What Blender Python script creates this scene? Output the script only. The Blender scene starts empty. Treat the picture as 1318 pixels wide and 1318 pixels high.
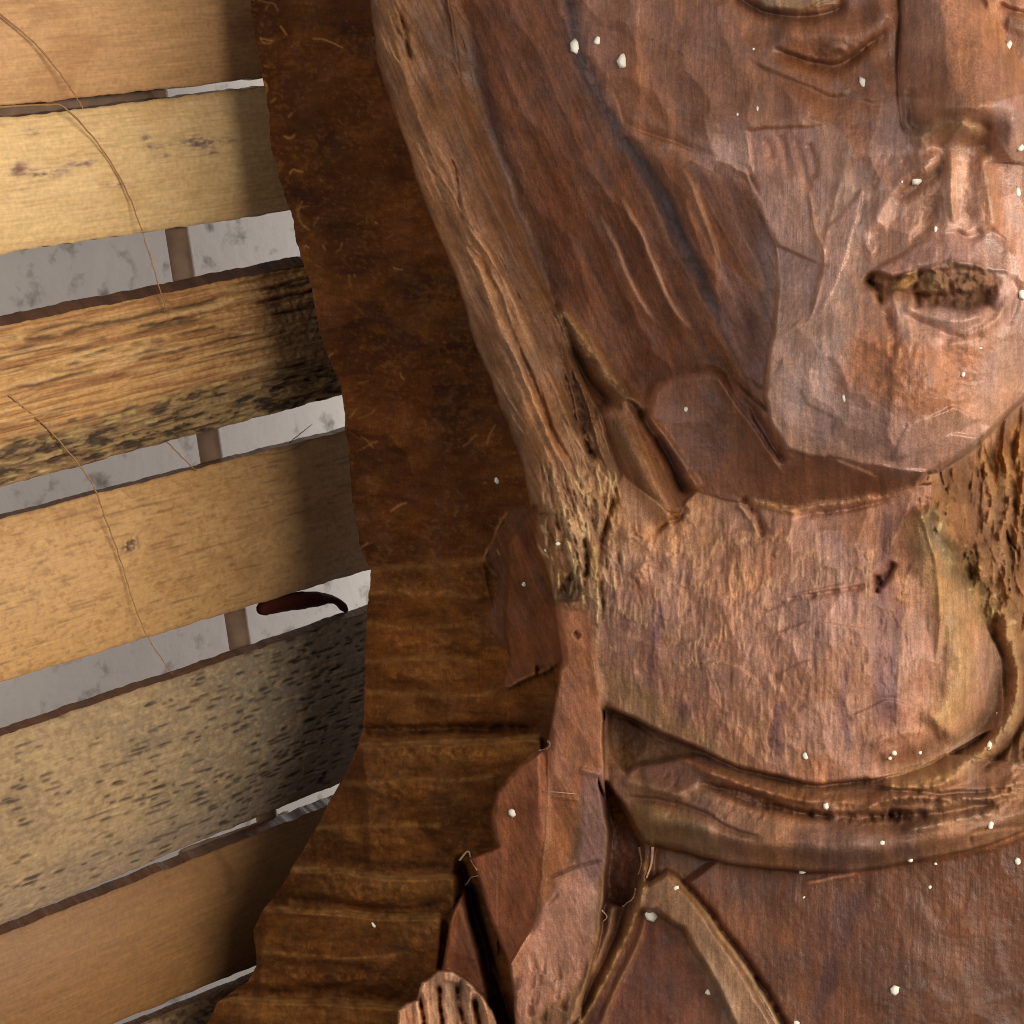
import bpy, math, random
import numpy as np
from mathutils import Vector

# ------------------------------------------------------------------ camera, world, lights, exposure
SC = bpy.context.scene
COL = SC.collection
S = 0.0004            # metres for one photograph pixel on the carving's reference plane (y = 0)
D = 1.15              # camera distance to that plane
cam = bpy.data.cameras.new('camera'); cam_o = bpy.data.objects.new('camera', cam); COL.objects.link(cam_o)
cam_o.location = (0, -D, 0); cam_o.rotation_euler = (math.radians(90), 0, 0)
cam.sensor_fit = 'HORIZONTAL'; cam.sensor_width = 36; cam.lens = 36 * D / (1318 * S)
cam.clip_start = 0.01; cam.clip_end = 50
SC.camera = cam_o

world = bpy.data.worlds.new('World'); SC.world = world; world.use_nodes = True
bg = world.node_tree.nodes['Background']
bg.inputs[0].default_value = (1.0, 0.93, 0.89, 1); bg.inputs[1].default_value = 0.22

def area(name, loc, target, size, power, color, size_y=None):
    l = bpy.data.lights.new(name, 'AREA'); l.energy = power; l.color = color; l.size = size
    if size_y: l.shape = 'RECTANGLE'; l.size_y = size_y
    o = bpy.data.objects.new(name, l); COL.objects.link(o); o.location = loc
    o.rotation_euler = (Vector(target) - Vector(loc)).to_track_quat('-Z', 'Y').to_euler()
    return o
area('window_light', (1.18, -1.22, 0.16), (-0.08, 0, 0.02), 1.6, 37, (1.0, 0.93, 0.82), 0.6)
area('cool_sheen_light', (-0.92, -1.00, 0.42), (0.05, 0, -0.05), 0.6, 4.0, (0.88, 0.89, 1.0))  # added cool lamp, unseen source: sheen on the face, relief on the plank
area('back_daylight', (0.20, 0.80, 0.10), (-0.30, 0.42, -0.02), 0.22, 4.0, (1.0, 0.97, 0.94), 0.7)

SC.cycles.denoising_prefilter = 'NONE'; SC.cycles.filter_width = 1.0
SC.view_settings.view_transform = 'Standard'; SC.view_settings.look = 'None'
SC.view_settings.gamma = 1; SC.view_settings.exposure = 0; SC.view_settings.use_curve_mapping = False

# ------------------------------------------------------------------ numeric helpers
rng = np.random.default_rng(11); random.seed(5)
def lin(r, g, b):
    c = np.array([r, g, b], float) / 255
    return np.where(c <= .04045, c / 12.92, ((c + .055) / 1.055) ** 2.4)
def sstep(a, b, x):
    t = np.clip((x - a) / (b - a), 0, 1); return t * t * (3 - 2 * t)
def _hash(ix, iy, seed):
    h = (ix.astype(np.int64) * 374761393 + iy.astype(np.int64) * 668265263 + seed * 1442695041) & 0xffffffff
    h = ((h ^ (h >> 13)) * 1274126177) & 0xffffffff
    h = ((h ^ (h >> 16)) * 2246822519) & 0xffffffff
    return ((h ^ (h >> 15)) & 0xffffff) / float(0xffffff)
def vnoise(x, y, seed=0):
    ix = np.floor(x); iy = np.floor(y); fx = x - ix; fy = y - iy
    fx = fx * fx * fx * (fx * (fx * 6 - 15) + 10); fy = fy * fy * fy * (fy * (fy * 6 - 15) + 10)
    a = _hash(ix, iy, seed); b = _hash(ix + 1, iy, seed); c = _hash(ix, iy + 1, seed); d = _hash(ix + 1, iy + 1, seed)
    return (a + (b - a) * fx) * (1 - fy) + (c + (d - c) * fx) * fy - .5
def fbm(x, y, oct=4, seed=0):
    s = 0; a = 1; x, y = x * .8 - y * .6 + seed * .37, x * .6 + y * .8
    for k in range(oct):
        s = s + a * vnoise(x, y, seed + k * 17); x, y = (x * .8 - y * .6) * 2.03 + 3.7, (x * .6 + y * .8) * 2.03 + 9.1; a *= .5
    return s
def smooth_line(pts, n=8):
    p = np.array(pts, float)
    if len(p) < 3: return p
    q = np.vstack([2 * p[0] - p[1], p, 2 * p[-1] - p[-2]]); out = []
    for i in range(1, len(q) - 2):
        for t in np.arange(n) / n:
            out.append(.5 * (2 * q[i] + (q[i + 1] - q[i - 1]) * t + (2 * q[i - 1] - 5 * q[i] + 4 * q[i + 1] - q[i + 2]) * t * t
                             + (-q[i - 1] + 3 * q[i] - 3 * q[i + 1] + q[i + 2]) * t ** 3))
    out.append(q[-2]); return np.array(out)
def ray_point(u, v, y):
    """scene point at depth y seen at photograph position (u, v)"""
    k = (D + y) / D
    return np.array([(u - 659) * S * k, y, (659 - v) * S * k])

# ------------------------------------------------------------------ the carving: surface of the block, as heights in carving units
sil = np.array([(-140, 318), (0, 322), (60, 329), (150, 345), (215, 356), (262, 371), (300, 381), (330, 386), (370, 400), (440, 417), (500, 438), (560, 446),
                (650, 455), (700, 463), (735, 478), (770, 473), (830, 470), (900, 469), (945, 465), (975, 456), (1010, 437), (1060, 412),
                (1105, 385), (1130, 370), (1168, 340), (1195, 327), (1225, 329), (1243, 330), (1262, 318), (1290, 280), (1318, 264), (1450, 232)], float)
V0, V1, U1 = -110., 1430., 1430.
NR, NC = 1010, 735
vv = np.linspace(V0, V1, NR)
uL = np.interp(vv, sil[:, 0], sil[:, 1]) + 2.2 * fbm(vv / 13, vv * 0, 3, 5) + 5 * fbm(vv / 45, vv * 0 + 3, 2, 9)
tt = np.linspace(0, 1, NC)
U = uL[:, None] + tt[None, :] * (U1 - uL[:, None]); V = np.repeat(vv[:, None], NC, 1)
shape = U.shape
Uf = U.ravel(); Vf = V.ravel()
# hand-cut wander so nothing is ruler-straight
WU = Uf + 5 * fbm(Uf / 60, Vf / 60, 3, 21); WV = Vf + 5 * fbm(Uf / 60, Vf / 60, 3, 22)

def near(pts, pad):
    p = np.asarray(pts, float)
    return np.nonzero((WU > p[:, 0].min() - pad) & (WU < p[:, 0].max() + pad) & (WV > p[:, 1].min() - pad) & (WV < p[:, 1].max() + pad))[0]
def line_dist(pts, u, v):
    p = np.asarray(pts, float); best = np.full(u.shape, 1e18); tb = np.zeros(u.shape); sd = np.zeros(u.shape)
    seg = np.hypot(*(p[1:] - p[:-1]).T); cum = np.concatenate([[0], np.cumsum(seg)]); L = cum[-1]
    for i in range(len(p) - 1):
        a = p[i]; b = p[i + 1] - a; l2 = max(b @ b, 1e-9)
        du = u - a[0]; dv = v - a[1]
        t = np.clip((du * b[0] + dv * b[1]) / l2, 0, 1)
        q = (du - t * b[0]) ** 2 + (dv - t * b[1]) ** 2
        m = q < best
        best = np.where(m, q, best); tb = np.where(m, (cum[i] + t * seg[i]) / L, tb)
        sd = np.where(m, np.sign(b[0] * dv - b[1] * du), sd)
    return np.sqrt(best), tb, sd
def poly_sd(poly, idx):
    p = np.asarray(poly, float); u = WU[idx]; v = WV[idx]
    d, _, _ = line_dist(np.vstack([p, p[:1]]), u, v)
    ins = np.zeros(u.shape, bool); n = len(p)
    for i in range(n):
        x0, y0 = p[i]; x1, y1 = p[(i + 1) % n]
        if y0 == y1: continue
        c = ((y0 > v) != (y1 > v)) & (u < (x1 - x0) * (v - y0) / (y1 - y0) + x0)
        ins ^= c
    return np.where(ins, -d, d)
def tps(ctrl, idx):
    c = np.array(ctrl, float); n = len(c); P = c[:, :2] / 100
    r2 = ((P[:, None] - P[None]) ** 2).sum(-1); K = .5 * r2 * np.log(r2 + 1e-12) + np.eye(n) * .02
    A = np.zeros((n + 3, n + 3)); A[:n, :n] = K; A[:n, n] = 1; A[:n, n + 1:] = P; A[n:, :n] = A[:n, n:].T
    w = np.linalg.solve(A, np.concatenate([c[:, 2], [0, 0, 0]]))
    x = np.clip(Uf[idx], 250, 1345) / 100; y = np.clip(Vf[idx], -40, 1350) / 100
    out = w[n] + w[n + 1] * x + w[n + 2] * y
    for k in range(n):
        q = (x - P[k, 0]) ** 2 + (y - P[k, 1]) ** 2
        out = out + w[k] * .5 * q * np.log(q + 1e-12)
    return out

NAMES = ['side_plank', 'veil', 'hair', 'chin_underside', 'neck', 'rough_neck', 'collar', 'robe', 'face']
H = np.zeros(Uf.shape); LAB = np.zeros(Uf.shape, int)
PIG = np.zeros((Uf.size, 3)); ROU = np.full(Uf.shape, .5)
H = tps([(330, 0, -250), (480, 0, -30), (355, 200, -255), (540, 220, -45), (385, 340, -255), (580, 340, -50), (450, 600, -255), (670, 600, -55),
         (560, 600, -160), (475, 760, -245), (700, 760, -60), (465, 900, -240), (620, 930, -120), (700, 930, -60), (330, 1200, -280), (450, 1150, -200),
         (560, 1200, -130), (650, 1180, -60), (270, 1318, -290), (600, 1318, -110), (420, 0, -130), (450, 300, -165)], np.arange(Uf.size))
core = np.nonzero(Uf > 640)[0]                                     # heartwood under the carved surfaces, so no gap opens between them
H[core] = np.minimum(H[core], tps([(650, 600, -40), (650, 1200, -70), (750, 640, 55), (750, 200, 30), (900, 200, 100), (1100, 200, 200), (780, 900, 45), (780, 1100, 15), (1000, 800, 135), (1200, 800, 130), (1240, 740, 118), (1285, 860, 80), (1330, 800, 60), (1000, 1000, 112), (1250, 985, 92), (1200, 1105, 130), (1000, 1112, 105),
    (850, 560, 60), (1000, 620, 130), (750, 1300, 5), (1330, 1000, 100), (1200, 620, 140), (1300, 540, 60), (1000, 1300, 80), (1300, 1300, 110), (1300, 300, 220), (850, 1090, 30)], core) - 6)
PIG[:] = lin(80, 44, 17); ROU[:] = .85

def part(name, poly, ctrl, rgb, rough, w=1.6, soft=None):
    k = NAMES.index(name); idx = near(poly, 40); sd = poly_sd(poly, idx)
    if soft is not None: w = w + soft(Uf[idx], Vf[idx])
    m = 1 - sstep(-w, w, sd)
    on = m > 0; idx = idx[on]; m = m[on]
    H[idx] = H[idx] * (1 - m) + tps(ctrl, idx) * m
    PIG[idx] = PIG[idx] * (1 - m[:, None]) + lin(*rgb) * m[:, None]
    ROU[idx] = ROU[idx] * (1 - m) + rough * m
    LAB[idx[m > .5]] = k

# head covering / hair behind the cheek
part('hair', [(560, -130), (760, -130), (760, 0), (800, 160), (880, 190), (960, 215), (1010, 320), (1010, 420), (1000, 520), (1030, 600), (1000, 650), (900, 665),
              (770, 640), (700, 480), (660, 330), (600, 150)],
     [(580, 0, 5), (660, 0, 45), (740, 0, 80), (620, 150, 2), (700, 150, 42), (790, 160, 84), (680, 300, 0), (760, 280, 50), (850, 220, 122), (880, 330, 122),
      (960, 300, 164), (720, 400, 10), (790, 400, 48), (900, 430, 110), (990, 400, 178), (960, 480, 140), (990, 520, 185), (780, 520, 30), (850, 500, 75),
      (800, 620, 60), (880, 640, 85), (960, 240, 172)], (104, 60, 33), .58)
# veil: the rolled front edge with the long front panel below it
part('veil', [(470, -130), (478, 0), (487, 80), (517, 170), (541, 240), (573, 320), (598, 395), (622, 470), (640, 520), (655, 545), (675, 600), (683, 650), (692, 700),
              (706, 745), (711, 775), (722, 850), (715, 900), (705, 955), (703, 1040), (696, 1130), (686, 1195), (655, 1240), (662, 1318), (680, 1450), (745, 1450),
              (745, 1330), (757, 1260), (778, 1160), (782, 1080), (778, 1000), (773, 900), (763, 790), (770, 700), (785, 640), (795, 610), (772, 540), (742, 462), (715, 400),
              (700, 370), (674, 300), (645, 220), (616, 140), (600, 70), (586, 0), (580, -130)],
     [(484, 0, 18), (505, 0, 48), (545, 0, 40), (584, 0, 10), (520, 150, 18), (545, 170, 55), (580, 150, 45), (618, 150, 8), (575, 300, 25), (600, 300, 68),
      (635, 290, 52), (672, 300, 10), (625, 450, 30), (650, 450, 80), (690, 450, 66), (735, 450, 24), (672, 580, 40), (700, 580, 88), (745, 580, 75), (785, 600, 58),
      (690, 680, 40), (715, 680, 85), (760, 680, 84), (712, 770, 35), (735, 770, 62), (760, 780, 70), (725, 860, 38), (770, 900, 58), (712, 940, 30), (775, 1000, 52), (705, 1100, 20),
      (775, 1100, 40), (670, 1250, 20), (750, 1250, 32), (670, 1400, 20), (740, 1400, 25)], (130, 90, 60), .62, soft=lambda u, v: 20 * sstep(400, 320, v) * (u > np.interp(v, [0, 240, 480], [550, 605, 700])))
# under the jaw
part('chin_underside', [(845, 497), (880, 482), (916, 477), (952, 500), (992, 535), (1018, 560), (1085, 575), (1135, 582), (1210, 588), (1222, 604), (1185, 625), (1130, 640), (1070, 650),
                        (1010, 655), (960, 652), (905, 628), (880, 600), (850, 560), (832, 525)],
     [(845, 497, 82), (916, 477, 132), (960, 520, 166), (1010, 582, 215), (1085, 595, 245), (1150, 602, 262), (1215, 606, 262), (835, 530, 80), (880, 600, 95), (905, 630, 98),
      (960, 648, 122), (1010, 652, 140), (1070, 648, 160), (1130, 638, 185), (1185, 624, 222), (950, 580, 140), (1040, 620, 190)], (124, 78, 54), .45, soft=lambda u, v: 7 * sstep(1010, 930, u))
# neck
part('rough_neck', [(1196, 604), (1230, 585), (1280, 540), (1330, 480), (1450, 470), (1450, 1010), (1318, 1010), (1220, 985), (1205, 960), (1250, 920), (1255, 850), (1236, 790), (1206, 735), (1172, 668),
                    (1165, 640)],
     [(1200, 625, 140), (1205, 660, 146), (1245, 735, 112), (1290, 850, 84), (1270, 940, 80), (1250, 600, 70), (1318, 530, 40), (1318, 700, 58), (1290, 760, 80), (1318, 850, 84),
      (1300, 960, 110), (1400, 700, 20), (1400, 950, 50), (1260, 680, 88)], (126, 88, 60), .8)
part('neck', [(755, 790), (770, 700), (786, 640), (800, 612), (850, 650), (872, 668), (885, 645), (900, 632), (960, 650), (1010, 653), (1070, 648), (1130, 638), (1180, 622), (1200, 620), (1200, 660),
              (1240, 740), (1290, 850), (1290, 930), (1215, 975), (1180, 990), (1120, 1006), (1040, 1010), (960, 992), (900, 967), (830, 932), (774, 912), (766, 880)],
     [(770, 700, 78), (800, 620, 62), (775, 850, 62), (785, 905, 55), (850, 660, 85), (850, 800, 112), (850, 920, 96), (930, 650, 112), (940, 800, 150), (940, 960, 135), (1030, 660, 150),
      (1040, 800, 182), (1050, 900, 182), (1040, 1000, 160), (1130, 650, 185), (1140, 800, 190), (1140, 920, 180), (1130, 1000, 160), (1185, 630, 205), (1195, 720, 188), (1210, 850, 170),
      (1210, 960, 135), (1280, 860, 110), (1280, 930, 90), (1240, 740, 140)], (158, 110, 88), .58, soft=lambda u, v: 7 * sstep(830, 780, u) * sstep(900, 860, v))
# robe under the collar
part('robe', [(770, 1000), (790, 1060), (840, 1080), (900, 1090), (1040, 1110), (1180, 1100), (1318, 1060), (1450, 1040), (1450, 1450), (735, 1450), (745, 1330), (757, 1260), (778, 1160), (782, 1080)],
     [(785, 1050, 5), (830, 1100, 22), (790, 1180, 0), (760, 1280, 10), (850, 1160, 45), (850, 1300, 60), (950, 1130, 68), (950, 1300, 85), (1080, 1130, 100), (1080, 1300, 115), (1200, 1120, 122),
      (1200, 1300, 140), (1318, 1100, 140), (1318, 1300, 130), (745, 1400, 12)], (98, 57, 33), .5)
part('collar', [(776, 908), (830, 930), (900, 965), (960, 990), (1040, 1008), (1120, 1004), (1180, 988), (1215, 972), (1250, 975), (1318, 985), (1450, 990), (1450, 1050), (1318, 1068), (1250, 1092), (1180, 1108),
                (1110, 1118), (1040, 1122), (950, 1112), (870, 1096), (830, 1082), (812, 1055), (797, 1030), (778, 1000)],
     [(785, 915, 18), (800, 960, 12), (800, 1000, 45), (830, 1025, 70), (845, 1075, 45), (900, 975, 82), (870, 990, 78), (900, 1050, 124), (920, 1100, 88), (1000, 1010, 125), (1000, 1065, 172), (1010, 1115, 128),
      (1100, 1020, 145), (1100, 1080, 198), (1110, 1114, 152), (1200, 990, 135), (1200, 1065, 200), (1200, 1102, 158), (1318, 1000, 130), (1318, 1035, 160), (1318, 1065, 145)], (140, 98, 74), .55)
part('face', [(735, -130), (733, 0), (745, 60), (792, 172), (868, 196), (925, 226), (960, 232), (1000, 318), (1001, 365), (994, 440), (984, 512), (992, 545), (1013, 576), (1045, 586), (1085, 589), (1110, 596), (1140, 597), (1172, 604), (1207, 606),
              (1262, 568), (1310, 518), (1345, 480), (1450, 440), (1450, -130)],
     [(740, 0, 84), (790, 165, 88), (860, 60, 138), (870, 190, 126), (930, 225, 154), (950, 0, 175), (950, 140, 182), (980, 260, 192), (1002, 330, 200), (1050, 60, 215), (1050, 200, 232), (1080, 300, 255),
      (1000, 420, 222), (1060, 420, 264), (990, 505, 236), (1020, 570, 242), (1100, 500, 292), (1090, 588, 256), (1150, 594, 264), (1150, 560, 306), (1200, 600, 258), (1260, 562, 254), (1318, 505, 230), (1200, 480, 322),
      (1300, 430, 296), (1200, 260, 302), (1318, 250, 282), (1240, 230, 318), (1150, 150, 268), (1020, 10, 202), (1150, 20, 238), (1330, 60, 250), (1200, 60, 250), (1200, 400, 318), (1400, 200, 230), (1400, 430, 230)],
     (160, 112, 90), .4, soft=lambda u, v: 24 * sstep(300, 215, v) * sstep(1010, 960, u))

# --- carving tools
def stroke(pts, w, h, w2=None, taper=.15, rough=0., seed=0, tint=None, ta=1., sm=True):
    """a gouge (h < 0) or a proud rib (h > 0); w and w2 are its widths to either side of the line"""
    p = smooth_line(pts) if sm else np.array(pts, float)
    w2 = w2 or w; idx = near(p, 3.2 * max(w, w2)); d, t, s = line_dist(p, WU[idx], WV[idx])
    ww = np.where(s > 0, w2, w)
    e = np.exp(-(d / ww) ** 2)
    if taper: e = e * sstep(0, taper, t) * sstep(0, taper, 1 - t)
    if rough: e = e * (1 + rough * 2.2 * fbm(Uf[idx] / 9, Vf[idx] / 9, 3, seed + 77))
    H[idx] += h * e
    if tint is not None:
        a = np.clip(e * ta, 0, 1)[:, None]; PIG[idx] = PIG[idx] * (1 - a) + lin(*tint) * a
def ledge(pts, h, fall, w=1.5, taper=.1, flip=1):
    """a step: nothing on one side, h on the other, fading over `fall`"""
    p = smooth_line(pts); idx = near(p, fall * 2.4); d, t, s = line_dist(p, WU[idx], WV[idx]); sd = d * s * flip
    e = sstep(-w, w, sd) * np.exp(-(np.maximum(sd, 0) / fall) ** 2) * sstep(0, taper, t) * sstep(0, taper, 1 - t)
    H[idx] += h * e
def patch(poly, h=0., w=2., tint=None, ta=1., rough=None, tilt=None, noise=0., nsc=8., seed=0, flat=0., lab=None):
    idx = near(poly, w + 3); sd = poly_sd(poly, idx); m = 1 - sstep(-w, w, sd); on = m > 0; idx = idx[on]; m = m[on]
    if flat:
        A = np.c_[Uf[idx], Vf[idx], np.ones(len(idx))]; co = np.linalg.lstsq(A[m > .9], H[idx][m > .9], rcond=None)[0]
        H[idx] += m * flat * np.clip(A @ co - H[idx], -22, 22)
    add = h * m
    if tilt: c = np.mean(poly, 0); add = add + m * ((Uf[idx] - c[0]) * tilt[0] + (Vf[idx] - c[1]) * tilt[1])
    if noise: add = add + m * noise * 2 * fbm(Uf[idx] / nsc, Vf[idx] / nsc, 4, seed)
    H[idx] += add
    if tint is not None: a = (m * ta)[:, None]; PIG[idx] = PIG[idx] * (1 - a) + lin(*tint) * a
    if rough is not None: ROU[idx] = ROU[idx] * (1 - m) + rough * m
    if lab: LAB[idx[m > .5]] = NAMES.index(lab)
    return idx, m
def sample(u, v):
    r = np.clip((np.asarray(v) - V0) / (V1 - V0) * (NR - 1), 0, NR - 1).astype(int)
    c = np.clip((np.asarray(u) - uL[r]) / (U1 - uL[r]) * (NC - 1), 0, NC - 1).astype(int)
    return r * NC + c
def soften(field, sig):
    g = field.reshape(shape); k = int(3 * sig) + 1; w = np.exp(-.5 * (np.arange(-k, k + 1) / sig) ** 2); w /= w.sum()
    p = np.pad(g, ((k, k), (0, 0)), 'edge'); g = sum(w[i] * p[i:i + NR] for i in range(2 * k + 1))
    p = np.pad(g, ((0, 0), (k, k)), 'edge'); return sum(w[i] * p[:, i:i + NC] for i in range(2 * k + 1)).ravel()
def gouges(labs, seeds, depth, rad, along=(0, 1), stretch=1.5, tone=.1, tint=None, below=0):
    """shallow scoops left by a gouge: concave cells that meet in crisp crests; each cut shows its own shade of wood"""
    idx = np.nonzero(np.isin(LAB, labs))[0]; sx = np.asarray(seeds, np.float32)
    if not len(idx): return
    u = (Uf[idx] + 8 * fbm(Uf[idx] / 28, Vf[idx] / 28, 2, 31)).astype(np.float32); v = (Vf[idx] + 8 * fbm(Uf[idx] / 28, Vf[idx] / 28, 2, 32)).astype(np.float32)
    ax = np.array(along, float) / np.hypot(*along); best = np.full(u.shape, 1e9, np.float32); bi = np.zeros(u.shape, int); dd = depth * rng.uniform(.4, 1.3, len(sx))
    for i, (a, b) in enumerate(sx):
        x = u - a; y = v - b; t = x * ax[0] + y * ax[1]; w = -x * ax[1] + y * ax[0]; q = (t / stretch) ** 2 + w ** 2
        mm = q < best; best[mm] = q[mm]; bi[mm] = i
    fade = np.clip(soften(np.isin(LAB, labs).astype(float), 4.) * 2 - 1, 0, 1)[idx]; H[idx] += fade * depth * (np.minimum(best / rad ** 2, 1.6) - .8)
    PIG[idx] *= (1 + tone * rng.standard_normal(len(sx)))[bi][:, None].clip(.6, 1.4)
    if tint is not None: a = (np.clip(rng.uniform(-.5, .75, len(sx)), 0, 1) * (sx[:, 1] > below))[bi][:, None]; PIG[idx] = PIG[idx] * (1 - a) + lin(*tint) * a
def scatter(box, n, dmin):
    out = []
    for _ in range(n * 12):
        p = (rng.uniform(box[0], box[2]), rng.uniform(box[1], box[3]))
        if all((p[0] - q[0]) ** 2 + (p[1] - q[1]) ** 2 > dmin * dmin for q in out): out.append(p)
        if len(out) >= n: break
    return out
def chips(labs, n, box, wid, lng, dep, ang=0., seed=0):
    """small torn chips: a scoop that deepens along the grain and ends in a ragged edge"""
    r = np.random.default_rng(seed)
    for _ in range(n):
        cu, cv = r.uniform(box[0], box[2]), r.uniform(box[1], box[3])
        if LAB[sample(cu, cv)] not in labs: continue
        w = r.uniform(*wid); l = r.uniform(*lng); dp = r.uniform(*dep); a = ang + r.normal(0, .12); R = int(max(w, l) * 1.6 / 1.5) + 2
        k = sample(cu, cv); r0 = k // NC; c0 = k % NC
        rs = np.arange(max(r0 - R, 0), min(r0 + R, NR)); cs = np.arange(max(c0 - R, 0), min(c0 + R, NC)); idx = (rs[:, None] * NC + cs[None]).ravel()
        x = Uf[idx] - cu; y = Vf[idx] - cv; xr = x * math.cos(a) + y * math.sin(a); yr = -x * math.sin(a) + y * math.cos(a)
        yr = yr + 3 * vnoise(x / 3 + cu, y / 30 + cv, seed)
        t = (yr + l) / (2 * l); m = (1 - sstep(.6, 1., np.abs(xr) / w)) * sstep(0, .05, 1 - t) * np.clip(t, 0, 1) ** 1.3
        H[idx] -= dp * m
def fibres(n, box, ln, hh, dirn, tones, seed, ok=None, wd=(1.2, 2.4), ta=.5):
    r = np.random.default_rng(seed)
    for _ in range(n):
        cu, cv = r.uniform(box[0], box[2]), r.uniform(box[1], box[3])
        if ok is not None and LAB[sample(cu, cv)] not in ok: continue
        l = r.uniform(*ln); a = math.atan2(*dirn[::-1]) + r.normal(0, .14); b = a + r.normal(0, .2); k = r.integers(0, len(tones))
        stroke([(cu - l * .5 * math.cos(a), cv - l * .5 * math.sin(a)), (cu, cv), (cu + l * .5 * math.cos(b), cv + l * .5 * math.sin(b))], r.uniform(*wd), r.uniform(*hh) * (1 if k % 2 == 0 else -1), taper=.3, rough=.4, seed=int(r.integers(99)), tint=tones[k], ta=r.uniform(.3, 1) * ta, sm=False)
L = {n: i for i, n in enumerate(NAMES)}

# gouge cuts on every carved surface
gouges([L['face']], scatter((730, -100, 1420, 610), 150, 38), 5, 26, (.3, 1), 1.5, .08, (192, 154, 142), 165)  # lower face cuts get a random mauve tint that paints in sheen
gouges([L['hair']], scatter((580, -100, 1010, 640), 60, 40), 4, 26, (.42, .9), 3.2, .10)
gouges([L['chin_underside']], [(880, 520), (900, 570), (950, 560), (960, 610), (1010, 610), (1060, 620), (1110, 615), (1160, 612), (935, 500), (990, 575), (1195, 612)], 3, 30, (1, .5), 1.4, .06)
gouges([L['neck']], scatter((765, 620, 1290, 1010), 130, 30), 3.2, 22, (0, 1), 1.6, .08, (180, 136, 120), 640)
gouges([L['robe']], scatter((740, 1060, 1420, 1420), 60, 74), 3, 56, (.5, 1), 1.5, .07)
gouges([L['collar']], scatter((770, 900, 1420, 1120), 60, 34), 4, 26, (1, .2), 1.8, .06)
gouges([L['side_plank']], scatter((270, -90, 720, 1420), 170, 46), 7, 32, (1, .1), 2.2, .14)
gouges([L['veil']], scatter((470, -90, 800, 1420), 110, 30), 4, 22, (.42, .9), 3.0, .08)

# ---- face
patch([(735, -140), (745, 60), (790, 172), (880, 200), (960, 160), (1100, 152), (1150, 110), (1150, -140)], 0, 34, tint=(126, 80, 54), ta=.85, rough=.45)
patch([(985, 250), (1060, 180), (1130, 250), (1100, 420), (1080, 560), (1010, 580), (985, 510)], 0, 26, tint=(190, 150, 132), ta=.75, rough=.3)  # paler cut wood, with the cheek's sheen painted into the pigment
patch([(1080, 470), (1180, 530), (1318, 420), (1360, 480), (1262, 566), (1207, 605), (1085, 590), (1040, 560)], 0, 22, tint=(170, 130, 116), ta=.75, rough=.3)  # chin sheen laid into the pigment as a mauve tint
# nose: side plane that climbs from the cheek to the ridge, cut off sharply underneath
idx = near([(1140, -130), (1360, 200)], 10); u = WU[idx]; v = WV[idx]
ur = 1266 + .58 * (v - 20); amp = .50 + .58 * np.clip(v / 140, -.4, 1); t = np.clip((u - 1157) / np.maximum(ur - 1157, 20), 0, 1)
prof = np.where(t < .62, 1 - (np.abs(t - .62) / .62) ** 1.7, 1 - .55 * ((t - .62) / .38) ** 2) * 92 + sstep(1154, 1161, u) * 10 * (t < .9)
prof = prof * amp * (u > 1154) * (1 - sstep(-8, 12, u - ur)) + 16 * np.exp(-((u - 1246) / 34) ** 2 - ((v - 128) / 32) ** 2)
mixr = sstep(1258, 1305, u); cutv = (1 - mixr) * (1 - sstep(138, 192, v + .0034 * (u - 1228) ** 2)) + mixr * (1 - sstep(140, 240, v)); H[idx] += np.maximum(prof, 0) * cutv
stroke([(1157, -60), (1156, 40), (1157, 110), (1162, 160), (1175, 172)], 2.2, -11, taper=.05)
stroke([(1170, 110), (1172, 150), (1185, 166), (1205, 158)], 7, -11, tint=(86, 50, 28), ta=.5)
stroke([(1172, 186), (1192, 172), (1218, 164), (1246, 164), (1268, 176)], 9, 20, 13, tint=(176, 144, 108), ta=.6, rough=.15)
stroke([(1244, 158), (1262, 158), (1275, 168)], 5, -9, tint=(100, 70, 52), ta=.5)
# folds from the nose wing to the mouth corner
stroke([(1195, 190), (1212, 200), (1205, 222), (1180, 240), (1150, 262)], 9, -14, 16, tint=(124, 84, 58), ta=.4)
stroke([(1218, 185), (1196, 212), (1165, 235), (1140, 262), (1120, 300)], 10, 9)
stroke([(1243, 192), (1244, 240), (1247, 298)], 10, -9, rough=.2)
stroke([(1222, 190), (1223, 240), (1228, 290)], 5, 9, tint=(176, 128, 86), ta=.4)
stroke([(1262, 190), (1272, 240), (1282, 300)], 9, 10, tint=(168, 120, 86), ta=.4)
stroke([(1205, 210), (1205, 250), (1195, 290), (1170, 318)], 7, -7, rough=.3)
stroke([(1228, 296), (1247, 304), (1266, 294)], 5, -9)
# mouth
patch([(1128, 348), (1165, 328), (1200, 304), (1232, 296), (1250, 306), (1278, 292), (1296, 310), (1300, 352), (1240, 340), (1190, 350), (1150, 358)], 5, 2.5, tint=(158, 116, 106), ta=.7, tilt=(-.05, .28), rough=.32)
patch([(1116, 360), (1130, 350), (1150, 358), (1185, 348), (1225, 336), (1262, 340), (1288, 362), (1276, 394), (1240, 402), (1195, 396), (1160, 384), (1132, 378)], -13, 7, tint=(128, 86, 60), ta=.85, noise=6, nsc=20, seed=4, rough=.8)
patch([(1184, 378), (1230, 376), (1274, 370), (1272, 390), (1230, 397), (1196, 392)], -14, 6, tint=(96, 62, 42), ta=.9, noise=3, nsc=9, seed=33)
patch([(1183, 354), (1200, 346), (1216, 352), (1222, 368), (1200, 379), (1180, 374)], 15, 2.5, tint=(130, 98, 68), ta=.85, noise=3, nsc=7, seed=9, tilt=(.2, .1))
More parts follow.
